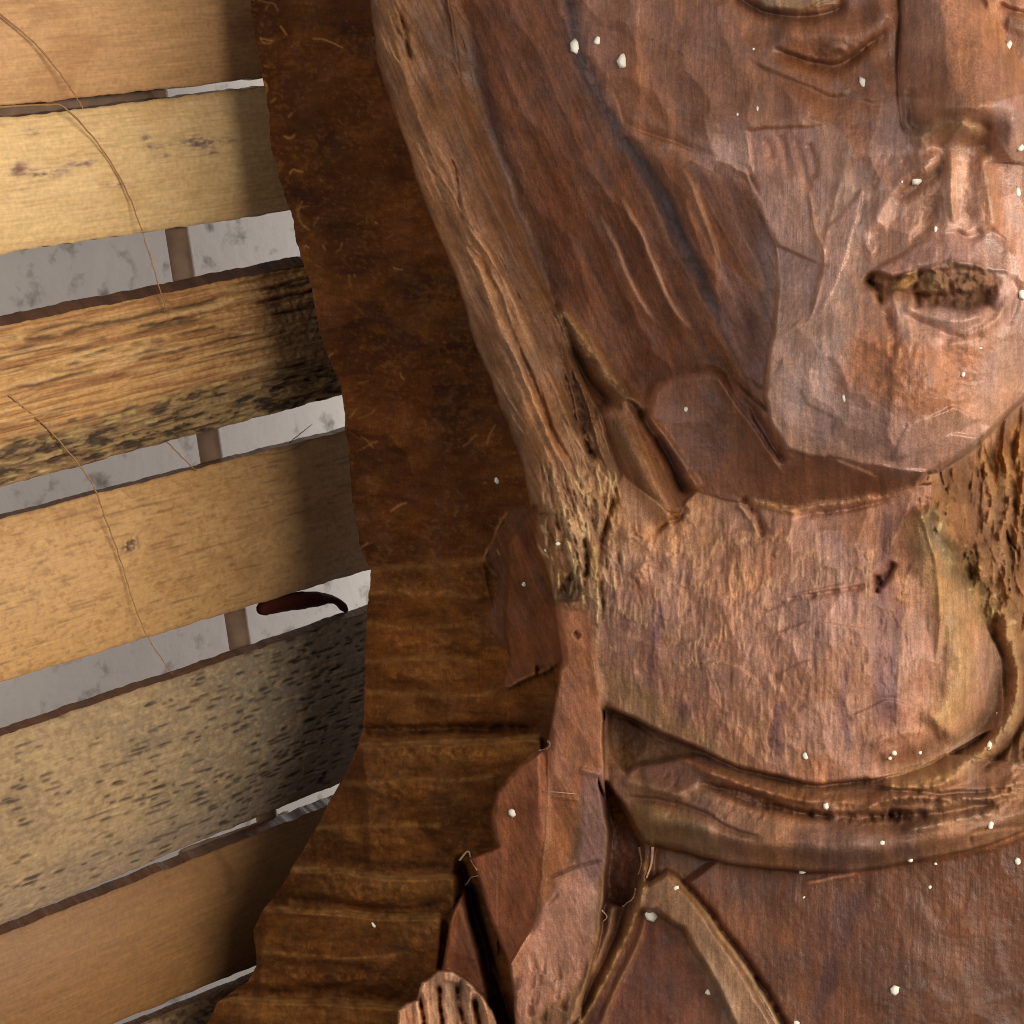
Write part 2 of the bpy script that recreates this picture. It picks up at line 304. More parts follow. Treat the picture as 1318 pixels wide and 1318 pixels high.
patch([(1148, 372), (1166, 352), (1180, 350), (1182, 362), (1162, 374)], 14, 2.5, tint=(160, 122, 80), ta=.85, tilt=(.1, -.3))
patch([(1190, 346), (1225, 332), (1262, 336), (1270, 350), (1228, 352), (1206, 350)], 9, 3, tint=(136, 96, 72), ta=.85, noise=2, nsc=6, seed=14)
patch([(1226, 356), (1262, 350), (1274, 364), (1250, 376), (1228, 372)], 6, 3, tint=(122, 86, 60), ta=.85, noise=5, nsc=8, seed=19)
stroke([(1130, 350), (1120, 360), (1132, 372), (1136, 392)], 4, -16, tint=(100, 66, 34), ta=.7, rough=.6)
stroke([(1180, 374), (1184, 398)], 5, -12, tint=(84, 50, 30), ta=.8)
stroke([(1160, 385), (1185, 404), (1230, 414), (1275, 402)], 8, 9, tint=(168, 124, 108), ta=.5)
stroke([(1165, 400), (1200, 424), (1240, 438), (1272, 428)], 6, -9)
stroke([(1210, 452), (1245, 436), (1280, 412), (1300, 380)], 7, 9, tint=(184, 132, 104), ta=.4)
stroke([(1140, 395), (1150, 430), (1145, 470)], 5, -6, rough=.5)
stroke([(1300, 352), (1310, 380), (1300, 420)], 6, -6)
chips([L['face']], 120, (1040, 410, 1280, 560), (4, 12), (5, 14), (.6, 1.8), .3, 3)
chips([L['face']], 130, (1090, 150, 1230, 350), (2, 5), (8, 20), (.7, 2.2), .25, 13)
patch([(1100, 440), (1160, 425), (1220, 450), (1270, 440), (1240, 520), (1180, 530), (1130, 520), (1080, 500)], 0, 22, tint=(160, 96, 52), ta=.7, noise=1.6, nsc=12, seed=44, rough=.5)
# chin facets
patch([(1148, 598), (1190, 575), (1225, 560), (1265, 565), (1207, 607)], 0, 1.5, tilt=(.05, -.25), flat=.8)
patch([(1150, 590), (1170, 545), (1225, 522), (1262, 540), (1225, 560), (1190, 575)], 3, 2, tilt=(.02, -.1), flat=.6)
# cheek cuts, their lilac sheen painted in as tints
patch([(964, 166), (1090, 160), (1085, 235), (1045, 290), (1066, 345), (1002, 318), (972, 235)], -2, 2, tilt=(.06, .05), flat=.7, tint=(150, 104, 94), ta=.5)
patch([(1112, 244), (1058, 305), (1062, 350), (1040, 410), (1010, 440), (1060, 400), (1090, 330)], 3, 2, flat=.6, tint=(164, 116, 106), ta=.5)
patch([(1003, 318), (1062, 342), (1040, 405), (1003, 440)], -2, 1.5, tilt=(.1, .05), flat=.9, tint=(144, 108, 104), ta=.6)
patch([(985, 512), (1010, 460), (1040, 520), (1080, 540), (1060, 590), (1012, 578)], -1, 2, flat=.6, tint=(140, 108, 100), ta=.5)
for a, b in (((985, 178), (995, 205)), ((1003, 170), (1020, 230)), ((1022, 172), (1042, 250)), ((1040, 180), (1050, 230))): stroke([a, ((a[0] + b[0]) / 2 + 3, (a[1] + b[1]) / 2), b], 5, -5)
stroke([(1040, 240), (1050, 290), (1062, 335), (1040, 420)], 2.2, 5)
stroke([(1085, 225), (1060, 330)], 3, 3)
# eye and the pouch under it
stroke([(935, -20), (960, 2), (1000, 18), (1045, 22), (1078, 12), (1082, -12)], 4, -15, 8, tint=(92, 58, 36), ta=.6)
patch([(950, -20), (985, 8), (1030, 14), (1076, 4), (1076, -30), (950, -40)], 9, 4, tint=(150, 118, 84), ta=.7)
stroke([(1040, 12), (1060, 2), (1080, 2)], 2.5, -6)
stroke([(1000, 30), (1035, 44), (1080, 46), (1120, 36), (1150, 0)], 18, 17)
stroke([(992, 60), (1022, 70), (1050, 80), (1078, 85), (1100, 74), (1112, 64), (1134, 48), (1150, 36)], 3.5, -14, 9, rough=.12, tint=(96, 56, 34), ta=.4)  # dark tint adds painted shade below the pouch
stroke([(1060, 72), (1078, 62), (1095, 70)], 5, 6); stroke([(1050, 76), (1068, 60)], 3, -5)
stroke([(960, 75), (1000, 95), (1050, 118), (1082, 127), (1105, 112)], 4, -5, 14)
stroke([(1105, 125), (1125, 135), (1142, 118), (1148, 60)], 3, -4, 9)
stroke([(1268, -20), (1280, 30), (1300, 70), (1320, 110)], 6, 9, tint=(166, 112, 66), ta=.4)
stroke([(1285, 5), (1300, 14), (1330, 20)], 4, -14); stroke([(1296, 30), (1330, 40)], 8, 8, tint=(150, 124, 110), ta=.5)
patch([(1280, 130), (1330, 118), (1360, 150), (1276, 158)], 2, 3, tilt=(0, -.3), tint=(168, 126, 118), ta=.5)  # highlight on the nose front, painted as a lilac tint

# ---- hair: chisel lines that run down to the jaw
hl = [((872, 200), (905, 280), (930, 350), (950, 400), (0)), ((812, 205), (850, 290), (890, 365), (930, 440)), ((795, 245), (835, 320), (862, 385), (895, 432)), ((768, 270), (800, 335), (825, 385), (850, 420)),
      ((850, 210), (880, 290), (920, 370), (952, 440)), ((935, 270), (965, 325), (1000, 385)), ((895, 240), (940, 320), (985, 400)), ((925, 410), (950, 450), (975, 500)), ((900, 400), (935, 450), (965, 505))]
for i, l in enumerate(hl):
    l = [p for p in l if isinstance(p, tuple)]
    ledge(l, (5.5, 4, 5, 3.5, 5, 4, 5, 4, 4)[i], 26, 2.5, .2, (1, -1, 1, 1, -1, 1, -1, 1, -1)[i]); stroke(l, 2.6, 1.6, 4, taper=.2, tint=(176, 128, 100), ta=.45)
stroke([(728, -40), (742, 50), (765, 110), (792, 165), (850, 250), (885, 320), (915, 385), (930, 430)], 9, -4, 13, taper=.08, tint=(62, 42, 38), ta=.85, rough=.2)
stroke([(790, 170), (830, 215), (880, 305), (915, 375), (950, 470)], 8, -1, tint=(72, 62, 66), ta=.6)
patch([(874, 208), (950, 232), (1000, 320), (990, 380), (955, 330), (905, 250)], -3, 9, flat=.7, tint=(104, 70, 56), ta=.6)
patch([(925, 330), (998, 400), (986, 505), (955, 480), (925, 420)], 0, 4, flat=.6, tint=(122, 88, 82), ta=.6)
stroke([(596, 0), (614, 90), (640, 190), (675, 285), (700, 350), (712, 384)], 15, -6, 18, taper=.04, tint=(84, 58, 44), ta=.6)
stroke([(600, 40), (622, 140), (660, 250)], 12, 0, tint=(70, 54, 56), ta=.6)
# strands at the veil's fork
stroke([(712, 388), (745, 432), (780, 478), (808, 512), (832, 532)], 10, 22, 15, taper=.1, tint=(132, 96, 62), ta=.8, rough=.18)
stroke([(728, 440), (766, 500), (798, 534)], 6, -10, taper=.15, tint=(80, 50, 28), ta=.6)
stroke([(772, 516), (800, 556), (828, 604), (852, 650), (864, 676)], 21, 30, 19, taper=.1, tint=(136, 92, 62), ta=.85)
stroke([(806, 512), (835, 545), (862, 590), (886, 638)], 4.5, -20, 6, taper=.1, tint=(84, 50, 36), ta=.6)
stroke([(826, 528), (858, 568), (886, 610), (905, 632)], 6, 17, 10, taper=.12, tint=(150, 104, 72), ta=.6)
stroke([(845, 560), (870, 590), (885, 615)], 9, -8, tint=(96, 66, 60), ta=.6)
patch([(780, 545), (800, 540), (830, 590), (800, 600)], 4, 8, tint=(104, 78, 50), ta=.5)
stroke([(840, 690), (856, 672), (874, 666), (886, 650)], 3, -12, tint=(92, 50, 30), ta=.8)

# ---- under the jaw: two gouge lines
stroke([(918, 480), (952, 530), (985, 580), (1008, 612)], 1.8, 6, 4, taper=.1, tint=(150, 100, 74), ta=.5)
stroke([(930, 482), (965, 530), (1000, 584), (1012, 600)], 5, -12, 4, taper=.08); stroke([(945, 500), (975, 545), (1005, 588)], 1.5, 5, 3, taper=.1)
patch([(962, 515), (1012, 580), (1018, 592), (1000, 590), (968, 540)], -5, 2, tint=(110, 58, 42), ta=.5)
stroke([(1070, 592), (1105, 604), (1132, 614)], 2, 5, 4, tint=(160, 110, 82), ta=.5)
stroke([(1010, 655), (1080, 648), (1150, 632), (1205, 612)], 4, 7, taper=.06, tint=(172, 122, 88), ta=.6, rough=.3)
stroke([(1020, 664), (1090, 656), (1150, 640)], 3, -7, taper=.1, rough=.3)
stroke([(960, 645), (1000, 652), (1030, 660)], 4, 7, tint=(186, 138, 88), ta=.6, rough=.4)
stroke([(955, 640), (975, 665), (985, 690)], 5, -11, rough=.3); stroke([(950, 648), (968, 672), (978, 692)], 3, 7, tint=(190, 150, 120), ta=.5, rough=.4)

# ---- veil: long splits, shredded foot
stroke([(500, 0), (508, 40), (520, 90), (545, 180)], 4, 3); stroke([(482, 0), (486, 50), (496, 110), (522, 165)], 4, -9, taper=.1, tint=(84, 50, 38), ta=.5)
stroke([(516, 10), (524, 50), (530, 80)], 2.5, -6, tint=(84, 46, 26), ta=.6, rough=.5); stroke([(582, 205), (588, 250), (600, 290)], 2.5, -5, tint=(84, 48, 28), ta=.6, rough=.6)
for l, hh in (([(590, 300), (640, 400), (672, 480), (705, 560), (738, 625)], 8), ([(612, 350), (652, 440), (690, 530), (722, 600)], 9), ([(640, 440), (680, 530), (715, 610)], 6), ([(560, 180), (600, 270), (640, 360)], 4),
              ([(610, 290), (650, 370), (690, 450)], 4), ([(700, 470), (735, 550), (760, 600)], 5), ([(690, 380), (725, 470), (750, 540)], 4)):
    stroke(l, 3, hh, 5, taper=.12, rough=.25, tint=(186, 138, 104), ta=.5); stroke([(a + 9, b) for a, b in l], 3, -hh * .55, taper=.15, rough=.3)
stroke([(728, 480), (748, 545), (765, 605)], 6, -11, taper=.15, rough=.5, tint=(92, 56, 30), ta=.6); stroke([(738, 470), (758, 530), (778, 600)], 2.5, 12, rough=.7, tint=(176, 136, 96), ta=.6)
stroke([(715, 420), (735, 500), (752, 580)], 2, 7, rough=.5, tint=(170, 126, 84), ta=.5)
chips([L['veil'], L['neck']], 260, (700, 600, 800, 770), (1.5, 4), (10, 26), (.6, 2.), .15, 21)
patch([(705, 640), (760, 620), (800, 640), (790, 700), (755, 790), (722, 760), (708, 700)], 0, 8, tint=(162, 120, 88), ta=.6, noise=3.5, nsc=11, seed=61, rough=.85)
patch([(708, 776), (724, 748), (735, 738), (752, 762), (742, 774)], -20, 3, tint=(96, 74, 64), ta=.7, noise=6, nsc=9, seed=62)
stroke([(730, 660), (738, 700), (745, 735)], 7, 9, rough=.7, tint=(186, 148, 108), ta=.6); stroke([(748, 690), (755, 720), (752, 745)], 4, -14, rough=.5, tint=(96, 70, 64), ta=.5)
stroke([(764, 690), (768, 760), (764, 840), (770, 900)], 4, 9, taper=.1, rough=.7, tint=(184, 148, 96), ta=.6); stroke([(772, 740), (776, 800)], 3, -9, rough=.4)
fibres(150, (698, 600, 800, 780), (14, 60), (1.5, 4), (.2, 1), [(208, 170, 122), (110, 76, 52), (222, 188, 140), (96, 66, 50)], 5, [L['veil'], L['neck']], ta=.75)
fibres(150, (480, -40, 800, 640), (40, 120), (1.2, 3), (.42, .9), [(178, 134, 98), (84, 52, 30)], 6, [L['veil']], ta=.55, wd=(1.1, 2.))
stroke([(565, -60), (572, 40), (598, 140), (632, 240), (668, 330), (700, 410), (735, 500), (760, 560)], 17, 0, taper=.03, tint=(92, 56, 32), ta=.75)
stroke([(535, -60), (545, 60), (580, 180), (620, 280), (655, 370)], 18, 0, taper=.05, tint=(100, 62, 36), ta=.75)
patch([(533, -120), (545, 60), (580, 170), (614, 260), (644, 335), (674, 405), (708, 480), (732, 540), (770, 592), (742, 462), (702, 370), (648, 220), (604, 70), (584, -120)], 0, 11, tint=(96, 60, 35), ta=.85)
# front panel
patch([(712, 782), (764, 790), (778, 1000), (702, 1040), (706, 955), (716, 900), (723, 850)], 0, 3, tint=(170, 106, 72), ta=.75, flat=.4, rough=.5)
patch([(703, 1040), (745, 985), (740, 1060), (720, 1130), (696, 1180)], 0, 10, tint=(166, 96, 52), ta=.6)
patch([(750, 1000), (778, 985), (780, 1110), (745, 1190), (735, 1130), (748, 1060)], 2, 6, tint=(138, 100, 96), ta=.7, flat=.5)
patch([(690, 1180), (735, 1110), (770, 1150), (752, 1260), (662, 1330), (655, 1242)], 2, 5, tint=(176, 120, 96), ta=.7, flat=.5, rough=.5)
stroke([(700, 1132), (740, 1115), (776, 1108)], 2, -5, tint=(90, 66, 60), ta=.6); stroke([(720, 1150), (705, 1165)], 2, -4); stroke([(704, 1024), (745, 1028)], 2, 3)
stroke([(738, 815), (745, 822)], 3, -8, tint=(70, 40, 28), ta=.8); stroke([(745, 990), (775, 996)], 4, 6, tint=(186, 128, 104), ta=.5)
chips([L['veil']], 60, (660, 1230, 760, 1400), (3, 7), (10, 24), (2, 5), .05, 31)
stroke([(700, 700), (704, 730), (700, 755)], 3, -8); stroke([(700, 660), (692, 690)], 4, -14, rough=.4)

# ---- neck: torn fibres between the cuts
chips([L['neck']], 200, (770, 640, 1000, 800), (3, 8), (12, 30), (.6, 1.8), .1, 41)
chips([L['neck']], 150, (800, 760, 1220, 1000), (2, 6), (14, 34), (.5, 1.3), 0., 42)
m = np.isin(LAB, [L['neck']]); idx = np.nonzero(m)[0]
H[idx] += (0.9 * fbm(Uf[idx] / 4.5, Vf[idx] / 40, 3, 51) + 3.5 * fbm(Uf[idx] / 48, Vf[idx] / 56, 3, 52)) * sstep(640, 700, Vf[idx])
fl = Vf[idx] / 62 + 1.5 * fbm(Uf[idx] / 46, Vf[idx] / 46, 3, 53) + .42 * fbm(Uf[idx] / 4.2, Vf[idx] / 80, 3, 54); fr_ = fl - np.floor(fl)
msk = sstep(-.25, .25, fbm(Uf[idx] / 60, Vf[idx] / 60, 3, 55) + .35 * sstep(1000, 820, Uf[idx]) - .1) * sstep(655, 700, Vf[idx]) * sstep(1215, 1150, Uf[idx])
H[idx] += msk * 2.0 * (fr_ ** 1.4) * sstep(0, .1, 1 - fr_)
fl2 = Vf[idx] / 23 + 1.2 * fbm(Uf[idx] / 15, Vf[idx] / 22, 3, 56) + .5 * fbm(Uf[idx] / 3, Vf[idx] / 50, 2, 57); f2 = fl2 - np.floor(fl2); H[idx] += (1 - .6 * msk) * sstep(660, 720, Vf[idx]) * 0.7 * f2 ** 1.3 * sstep(0, .12, 1 - f2)
tw = (sstep(.55, .95, fr_) * msk * .5)[:, None]; PIG[idx] = PIG[idx] * (1 - tw) + lin(196, 150, 108) * tw
yel = (sstep(780, 660, Vf[idx]) * sstep(1000, 850, Uf[idx]) * .5)[:, None]; PIG[idx] = PIG[idx] * (1 - yel) + lin(176, 130, 84) * yel
stroke([(900, 640), (870, 690), (850, 740)], 14, 6, rough=.4); stroke([(790, 680), (830, 700), (815, 760)], 9, 7, rough=.5)
stroke([(1000, 775), (1060, 762), (1118, 752)], 2.5, -6, 5, rough=.5); stroke([(980, 790), (1010, 775)], 3, -6, rough=.4)
for l in ([(1005, 770), (1045, 760), (1090, 748)], [(1000, 868), (1040, 850), (1080, 855)], [(870, 870), (930, 850), (985, 880)], [(985, 820), (1050, 800), (1130, 812)], [(1090, 925), (1140, 900), (1180, 912)], [(820, 820), (860, 835), (905, 820)]):
    ledge(l, 4.5, 34, 2, .15, 1)
fibres(150, (775, 650, 1010, 900), (14, 54), (.5, 1.3), (.05, 1), [(190, 140, 98), (118, 72, 48), (200, 152, 118), (130, 84, 66)], 7, [L['neck']], ta=.55)
fibres(110, (860, 820, 1200, 990), (12, 40), (.5, 1.3), (0, 1), [(188, 140, 112), (126, 82, 64)], 8, [L['neck']], ta=.5)
patch([(1172, 648), (1150, 700), (1118, 742), (1165, 745), (1185, 700)], -3, 3, flat=.6, tint=(150, 96, 62), ta=.6)
stroke([(1150, 722), (1140, 740), (1128, 752)], 5, -13, rough=.4, tint=(96, 56, 32), ta=.8); stroke([(1128, 738), (1126, 762)], 4, -13, rough=.3, tint=(90, 50, 30), ta=.8)
stroke([(1178, 648), (1202, 725), (1226, 795), (1236, 855), (1222, 910), (1196, 945)], 24, 26, 22, taper=.07, tint=(176, 138, 96), ta=.8)
stroke([(1176, 640), (1200, 700), (1212, 780), (1204, 860)], 4, 6, tint=(182, 132, 86), ta=.5)
stroke([(1222, 700), (1258, 775), (1281, 845), (1274, 905), (1240, 950), (1190, 980), (1130, 998)], 12, -13, 11, taper=.1, tint=(128, 98, 66), ta=.6)
stroke([(1120, 985), (1160, 975), (1205, 955), (1220, 940)], 9, -12, 14, tint=(100, 66, 46), ta=.6)
stroke([(1110, 962), (1150, 948), (1200, 938)], 6, 6, rough=.3)
for u0, v0, v1, ww in ((842, 760, 960, 8), (1135, 640, 960, 9), (1150, 760, 950, 6), (1000, 900, 980, 6), (1088, 840, 960, 4), (880, 900, 940, 7)):
    stroke([(u0 + 8, v0), (u0 - 2, (v0 + v1) / 2), (u0 + 3, v1)], ww * 1.2, 0, tint=(108, 72, 74), ta=.8)
patch([(770, 850), (830, 880), (900, 940), (960, 985), (900, 965), (830, 930), (778, 908)], 0, 12, tint=(140, 108, 74), ta=.7)
patch([(1020, 760), (1120, 780), (1130, 850), (1010, 840)], 0, 24, tint=(170, 124, 108), ta=.5)

# ---- right of the neck: rotten, crusted wood
idx = np.nonzero(LAB == L['rough_neck'])[0]
H[idx] += 14 * fbm((Uf[idx] + .12 * Vf[idx]) / 13, Vf[idx] / 110, 4, 71) + 2.5 * fbm(Uf[idx] / 9, Vf[idx] / 14, 4, 72)
n = fbm(Uf[idx] / 16, Vf[idx] / 60, 3, 73)[:, None]; PIG[idx] *= 1 + .8 * n
stroke([(1192, 650), (1215, 700), (1248, 752), (1280, 800)], 16, 8, taper=.06, tint=(120, 98, 66), ta=.9)
idx = near([(1185, 640), (1318, 830)], 0); d, t, _ = line_dist([(1192, 640), (1225, 690), (1262, 745), (1300, 800)], WU[idx], WV[idx]); e = np.exp(-(d / 22) ** 2)
nn = fbm(Uf[idx] / 13, Vf[idx] / 15, 4, 75); H[idx] += e * nn * 16
a = (e * sstep(.2, .5, nn) * .7)[:, None]; PIG[idx] = PIG[idx] * (1 - a) + lin(206, 186, 142) * a; a = (e * sstep(.05, .4, -nn) * .7)[:, None]; PIG[idx] = PIG[idx] * (1 - a) + lin(74, 54, 34) * a
for l, ww, hh in (([(1285, 560), (1300, 640), (1290, 700), (1305, 790)], 6, 12), ([(1265, 590), (1278, 650), (1262, 700)], 5, 10), ([(1310, 540), (1316, 640), (1310, 720)], 6, 10)): stroke(l, ww, hh, rough=.6, tint=(172, 124, 82), ta=.5)
fibres(110, (1200, 560, 1400, 800), (20, 70), (2, 6), (.12, 1), [(186, 138, 92), (92, 60, 38), (176, 122, 86), (110, 70, 46)], 9, [L['rough_neck']], ta=.7, wd=(1.5, 3.5))
patch([(1225, 640), (1265, 655), (1270, 700), (1240, 705)], -8, 5, flat=.5, tint=(136, 92, 64), ta=.6)
stroke([(1286, 770), (1308, 845), (1304, 902), (1281, 952), (1240, 986), (1190, 1005), (1120, 1016)], 12, 34, 13, taper=.08, rough=.1, tint=(178, 138, 98), ta=.75)
stroke([(1318, 830), (1322, 900), (1300, 960), (1255, 995)], 6, -16, taper=.1, tint=(100, 62, 40), ta=.6)
stroke([(1345, 960), (1310, 990), (1300, 1020), (1270, 1035)], 12, 16, rough=.3, tint=(176, 132, 100), ta=.5)

# ---- collar: two rolled bands and the dark pocket at their left end
patch([(780, 914), (815, 922), (858, 950), (905, 972), (850, 982), (822, 985), (806, 995), (788, 970)], -20, 4, tint=(110, 78, 50), ta=.7, noise=3, nsc=12, seed=81)
stroke([(780, 910), (830, 932), (900, 966), (960, 990), (1040, 1008), (1120, 1004)], 3, -10, 5, taper=.03, tint=(90, 56, 34), ta=.4)
patch([(824, 984), (850, 978), (905, 972), (925, 990), (900, 1010), (872, 1030), (832, 1020)], 6, 4, tint=(112, 76, 66), ta=.7)
stroke([(870, 975), (930, 1000), (1000, 1022), (1060, 1034)], 6, 8, taper=.08, tint=(142, 88, 56), ta=.6)
stroke([(905, 1012), (960, 1020), (1020, 1042), (1060, 1047), (1120, 1048), (1200, 1043)], 3.5, -15, 8, taper=.1, rough=.3, tint=(100, 62, 42), ta=.5)
stroke([(1120, 1014), (1200, 1020), (1270, 1020), (1318, 1012)], 3.5, -17, taper=.06, tint=(80, 54, 46), ta=.6)
stroke([(1100, 1045), (1150, 1030), (1220, 1026), (1290, 1030)], 5, 17, taper=.1, rough=.4, tint=(156, 116, 90), ta=.6); stroke([(1110, 1026), (1170, 1024), (1250, 1010)], 3, 9, rough=.3)
stroke([(1140, 1046), (1160, 1052)], 6, -14, rough=.4, tint=(70, 40, 26), ta=.8)
stroke([(1160, 1070), (1200, 1062), (1250, 1050), (1290, 1045)], 5, 10, rough=.4, tint=(174, 140, 120), ta=.5); stroke([(1050, 1056), (1110, 1062), (1180, 1060)], 4, -11, 8)
stroke([(800, 1028), (850, 1032), (900, 1045), (940, 1066), (985, 1078)], 2.5, -8, 7, taper=.08, tint=(96, 64, 42), ta=.5)
stroke([(795, 1002), (840, 1018), (890, 1030)], 7, 7, tint=(150, 116, 86), ta=.5); chips([L['collar']], 110, (860, 985, 1100, 1050), (2, 5), (4, 10), (1.5, 4), .4, 83)
patch([(810, 1030), (850, 1040), (915, 1065), (930, 1095), (870, 1092), (826, 1080)], 5, 6, tint=(132, 106, 72), ta=.6)
patch([(1020, 1065), (1100, 1060), (1180, 1075), (1170, 1108), (1080, 1116), (1020, 1100)], 0, 14, tint=(108, 78, 72), ta=.6)  # shade on the roll's underside painted as darker pigment
stroke([(1250, 1092), (1252, 1070), (1318, 1060)], 3, -6); stroke([(1180, 1108), (1260, 1092), (1330, 1070)], 4, 5, taper=.1, tint=(160, 108, 74), ta=.4)

stroke([(805, 1050), (890, 1066), (1000, 1090), (1105, 1094), (1200, 1082), (1318, 1046), (1400, 1020)], 17, 22, 14, taper=.06)
stroke([(880, 984), (960, 1008), (1040, 1026), (1120, 1030), (1200, 1012), (1256, 990)], 7, 14, 8, taper=.1, rough=.15, tint=(146, 98, 66), ta=.5)
stroke([(890, 1004), (960, 1030), (1050, 1050), (1130, 1054), (1210, 1046), (1318, 1022)], 5, -15, 6, taper=.08, rough=.25, tint=(96, 62, 44), ta=.5)
stroke([(1200, 1036), (1260, 1028), (1318, 1004), (1370, 970)], 9, 16, taper=.12, rough=.2, tint=(164, 122, 90), ta=.5)
# ---- robe
patch([(778, 1005), (800, 1045), (826, 1090), (826, 1140), (800, 1165), (780, 1160), (784, 1080)], -26, 3, tint=(96, 56, 38), ta=.6, noise=2, seed=91)
patch([(842, 1084), (880, 1096), (925, 1106), (885, 1135), (858, 1122), (836, 1140), (838, 1100)], -22, 5, tint=(96, 66, 44), ta=.6)
patch([(824, 1142), (858, 1122), (888, 1152), (930, 1212), (968, 1270), (1000, 1330), (1040, 1450), (960, 1450), (945, 1318), (905, 1240), (880, 1195), (846, 1172), (822, 1170)], 24, 4, tint=(142, 106, 78), ta=.75)
stroke([(862, 1124), (892, 1152), (935, 1212), (975, 1270), (1005, 1330)], 2.5, 8, 3, taper=.06, tint=(176, 146, 108), ta=.6)
stroke([(874, 1128), (908, 1168), (950, 1225), (990, 1285), (1012, 1330)], 4, -16, taper=.04, rough=.3, tint=(86, 48, 24), ta=.6)  # shadow line along the lapel, cut in and tinted dark
stroke([(880, 1215), (905, 1250), (930, 1300), (940, 1340)], 12, 7, tint=(132, 104, 80), ta=.5)
patch([(826, 1176), (850, 1186), (890, 1230), (930, 1318), (930, 1400), (780, 1400), (770, 1300), (800, 1220)], -2, 6, tint=(112, 66, 50), ta=.6)
stroke([(830, 1100), (824, 1160), (800, 1215), (770, 1280), (738, 1330)], 4, 10, 6, taper=.06, rough=.3, tint=(158, 122, 82), ta=.6)
stroke([(842, 1160), (815, 1225), (790, 1280), (770, 1330)], 4, 8, taper=.08, tint=(152, 108, 78), ta=.5); stroke([(812, 1150), (790, 1200), (760, 1270), (735, 1330)], 6, -12, taper=.08, tint=(84, 58, 46), ta=.5)
stroke([(790, 1160), (770, 1230), (745, 1290), (725, 1330)], 6, 9, taper=.08, tint=(172, 128, 96), ta=.5)
stroke([(1118, 1128), (1085, 1190), (1068, 1250), (1042, 1330)], 11, -1, tint=(78, 46, 42), ta=.8); stroke([(1100, 1140), (1060, 1200), (1050, 1250)], 18, 0, tint=(94, 56, 48), ta=.5)
stroke([(1032, 1138), (1065, 1130), (1105, 1120)], 2.5, 4, tint=(176, 124, 100), ta=.7)
for l in ([(1180, 1150), (1200, 1190), (1240, 1185), (1258, 1120)], [(1290, 1180), (1284, 1220), (1300, 1265), (1340, 1290)], [(1220, 1318), (1270, 1290), (1340, 1270)], [(1100, 1290), (1180, 1270), (1230, 1300)]): stroke(l, 6, 2.0, 16)
n = fbm(Uf / 55, Vf / 70, 3, 95); idx = np.nonzero(LAB == L['robe'])[0]; PIG[idx] *= (1 + .5 * n[idx])[:, None]

# ---- the block's left side: sawn tiers, a raised inner tongue, the slot and the splintered foot
EDG = []
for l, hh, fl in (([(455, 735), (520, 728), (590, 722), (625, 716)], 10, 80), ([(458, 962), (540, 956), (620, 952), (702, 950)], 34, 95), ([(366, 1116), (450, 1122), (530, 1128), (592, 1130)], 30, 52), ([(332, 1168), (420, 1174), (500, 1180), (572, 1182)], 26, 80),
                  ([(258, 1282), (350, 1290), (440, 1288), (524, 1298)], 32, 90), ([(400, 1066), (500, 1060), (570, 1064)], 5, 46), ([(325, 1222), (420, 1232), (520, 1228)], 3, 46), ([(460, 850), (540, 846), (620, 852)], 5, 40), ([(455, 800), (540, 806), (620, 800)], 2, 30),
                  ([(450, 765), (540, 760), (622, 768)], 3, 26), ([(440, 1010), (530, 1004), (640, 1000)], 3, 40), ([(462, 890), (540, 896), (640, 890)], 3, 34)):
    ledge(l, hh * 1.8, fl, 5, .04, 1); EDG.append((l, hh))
for l, ta_ in (([(390, 1128), (470, 1140), (560, 1160)], .4), ([(400, 1140), (480, 1160), (540, 1170)], .35), ([(470, 972), (560, 968), (660, 980)], .45), ([(450, 1000), (520, 1020), (600, 1010)], .3), ([(350, 1250), (420, 1262), (500, 1258)], .3), ([(420, 1075), (480, 1082), (540, 1078)], .4), ([(480, 755), (550, 760), (610, 750)], .4), ([(480, 830), (550, 826), (620, 836)], .35), ([(480, 870), (560, 874), (620, 866)], .35), ([(500, 1210), (540, 1200), (570, 1195)], .3)):
    stroke(l, 10, 5, taper=.25, rough=.7, tint=(138, 90, 44), ta=ta_ * 1.2)
for l in ([(500, 1296), (506, 1330)], [(420, 1292), (418, 1340)], [(470, 1240), (466, 1276)], [(455, 1292), (462, 1330)], [(545, 1200), (536, 1260)]): stroke(l, 5, -4, taper=.2, rough=.4, sm=False)
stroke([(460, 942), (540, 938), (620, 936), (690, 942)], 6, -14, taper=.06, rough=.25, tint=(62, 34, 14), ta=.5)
patch([(692, 652), (660, 652), (634, 690), (622, 716), (640, 742), (628, 800), (655, 845), (642, 890), (706, 866), (722, 850), (712, 775), (692, 700)], 11, 3, tint=(108, 62, 32), ta=1, flat=.5, lab='veil', rough=.7)
patch([(692, 652), (660, 652), (634, 690), (622, 716), (640, 742), (628, 800), (655, 845), (650, 780), (655, 700)], -7, 2, tint=(84, 48, 22), ta=.8)
stroke([(645, 888), (670, 875), (690, 868), (714, 858)], 3, 8, rough=.5, tint=(150, 112, 80), ta=.5); stroke([(688, 866), (716, 862)], 6, -14, rough=.4)
patch([(704, 962), (672, 985), (640, 1020), (634, 1060), (640, 1092), (606, 1105), (622, 1150), (640, 1200), (655, 1242), (686, 1195), (697, 1130), (703, 1040)], 52, 2.5, tint=(142, 84, 54), ta=1, flat=.6, lab='veil', rough=.65)
patch([(660, 1015), (690, 1000), (688, 1100), (664, 1200), (650, 1180), (655, 1090)], -2, 8, tint=(112, 64, 38), ta=.7)
patch([(598, 1142), (578, 1190), (570, 1262), (612, 1272), (630, 1320), (628, 1280), (606, 1180)], 34, 3, tint=(134, 78, 48), ta=1, lab='veil', rough=.65)
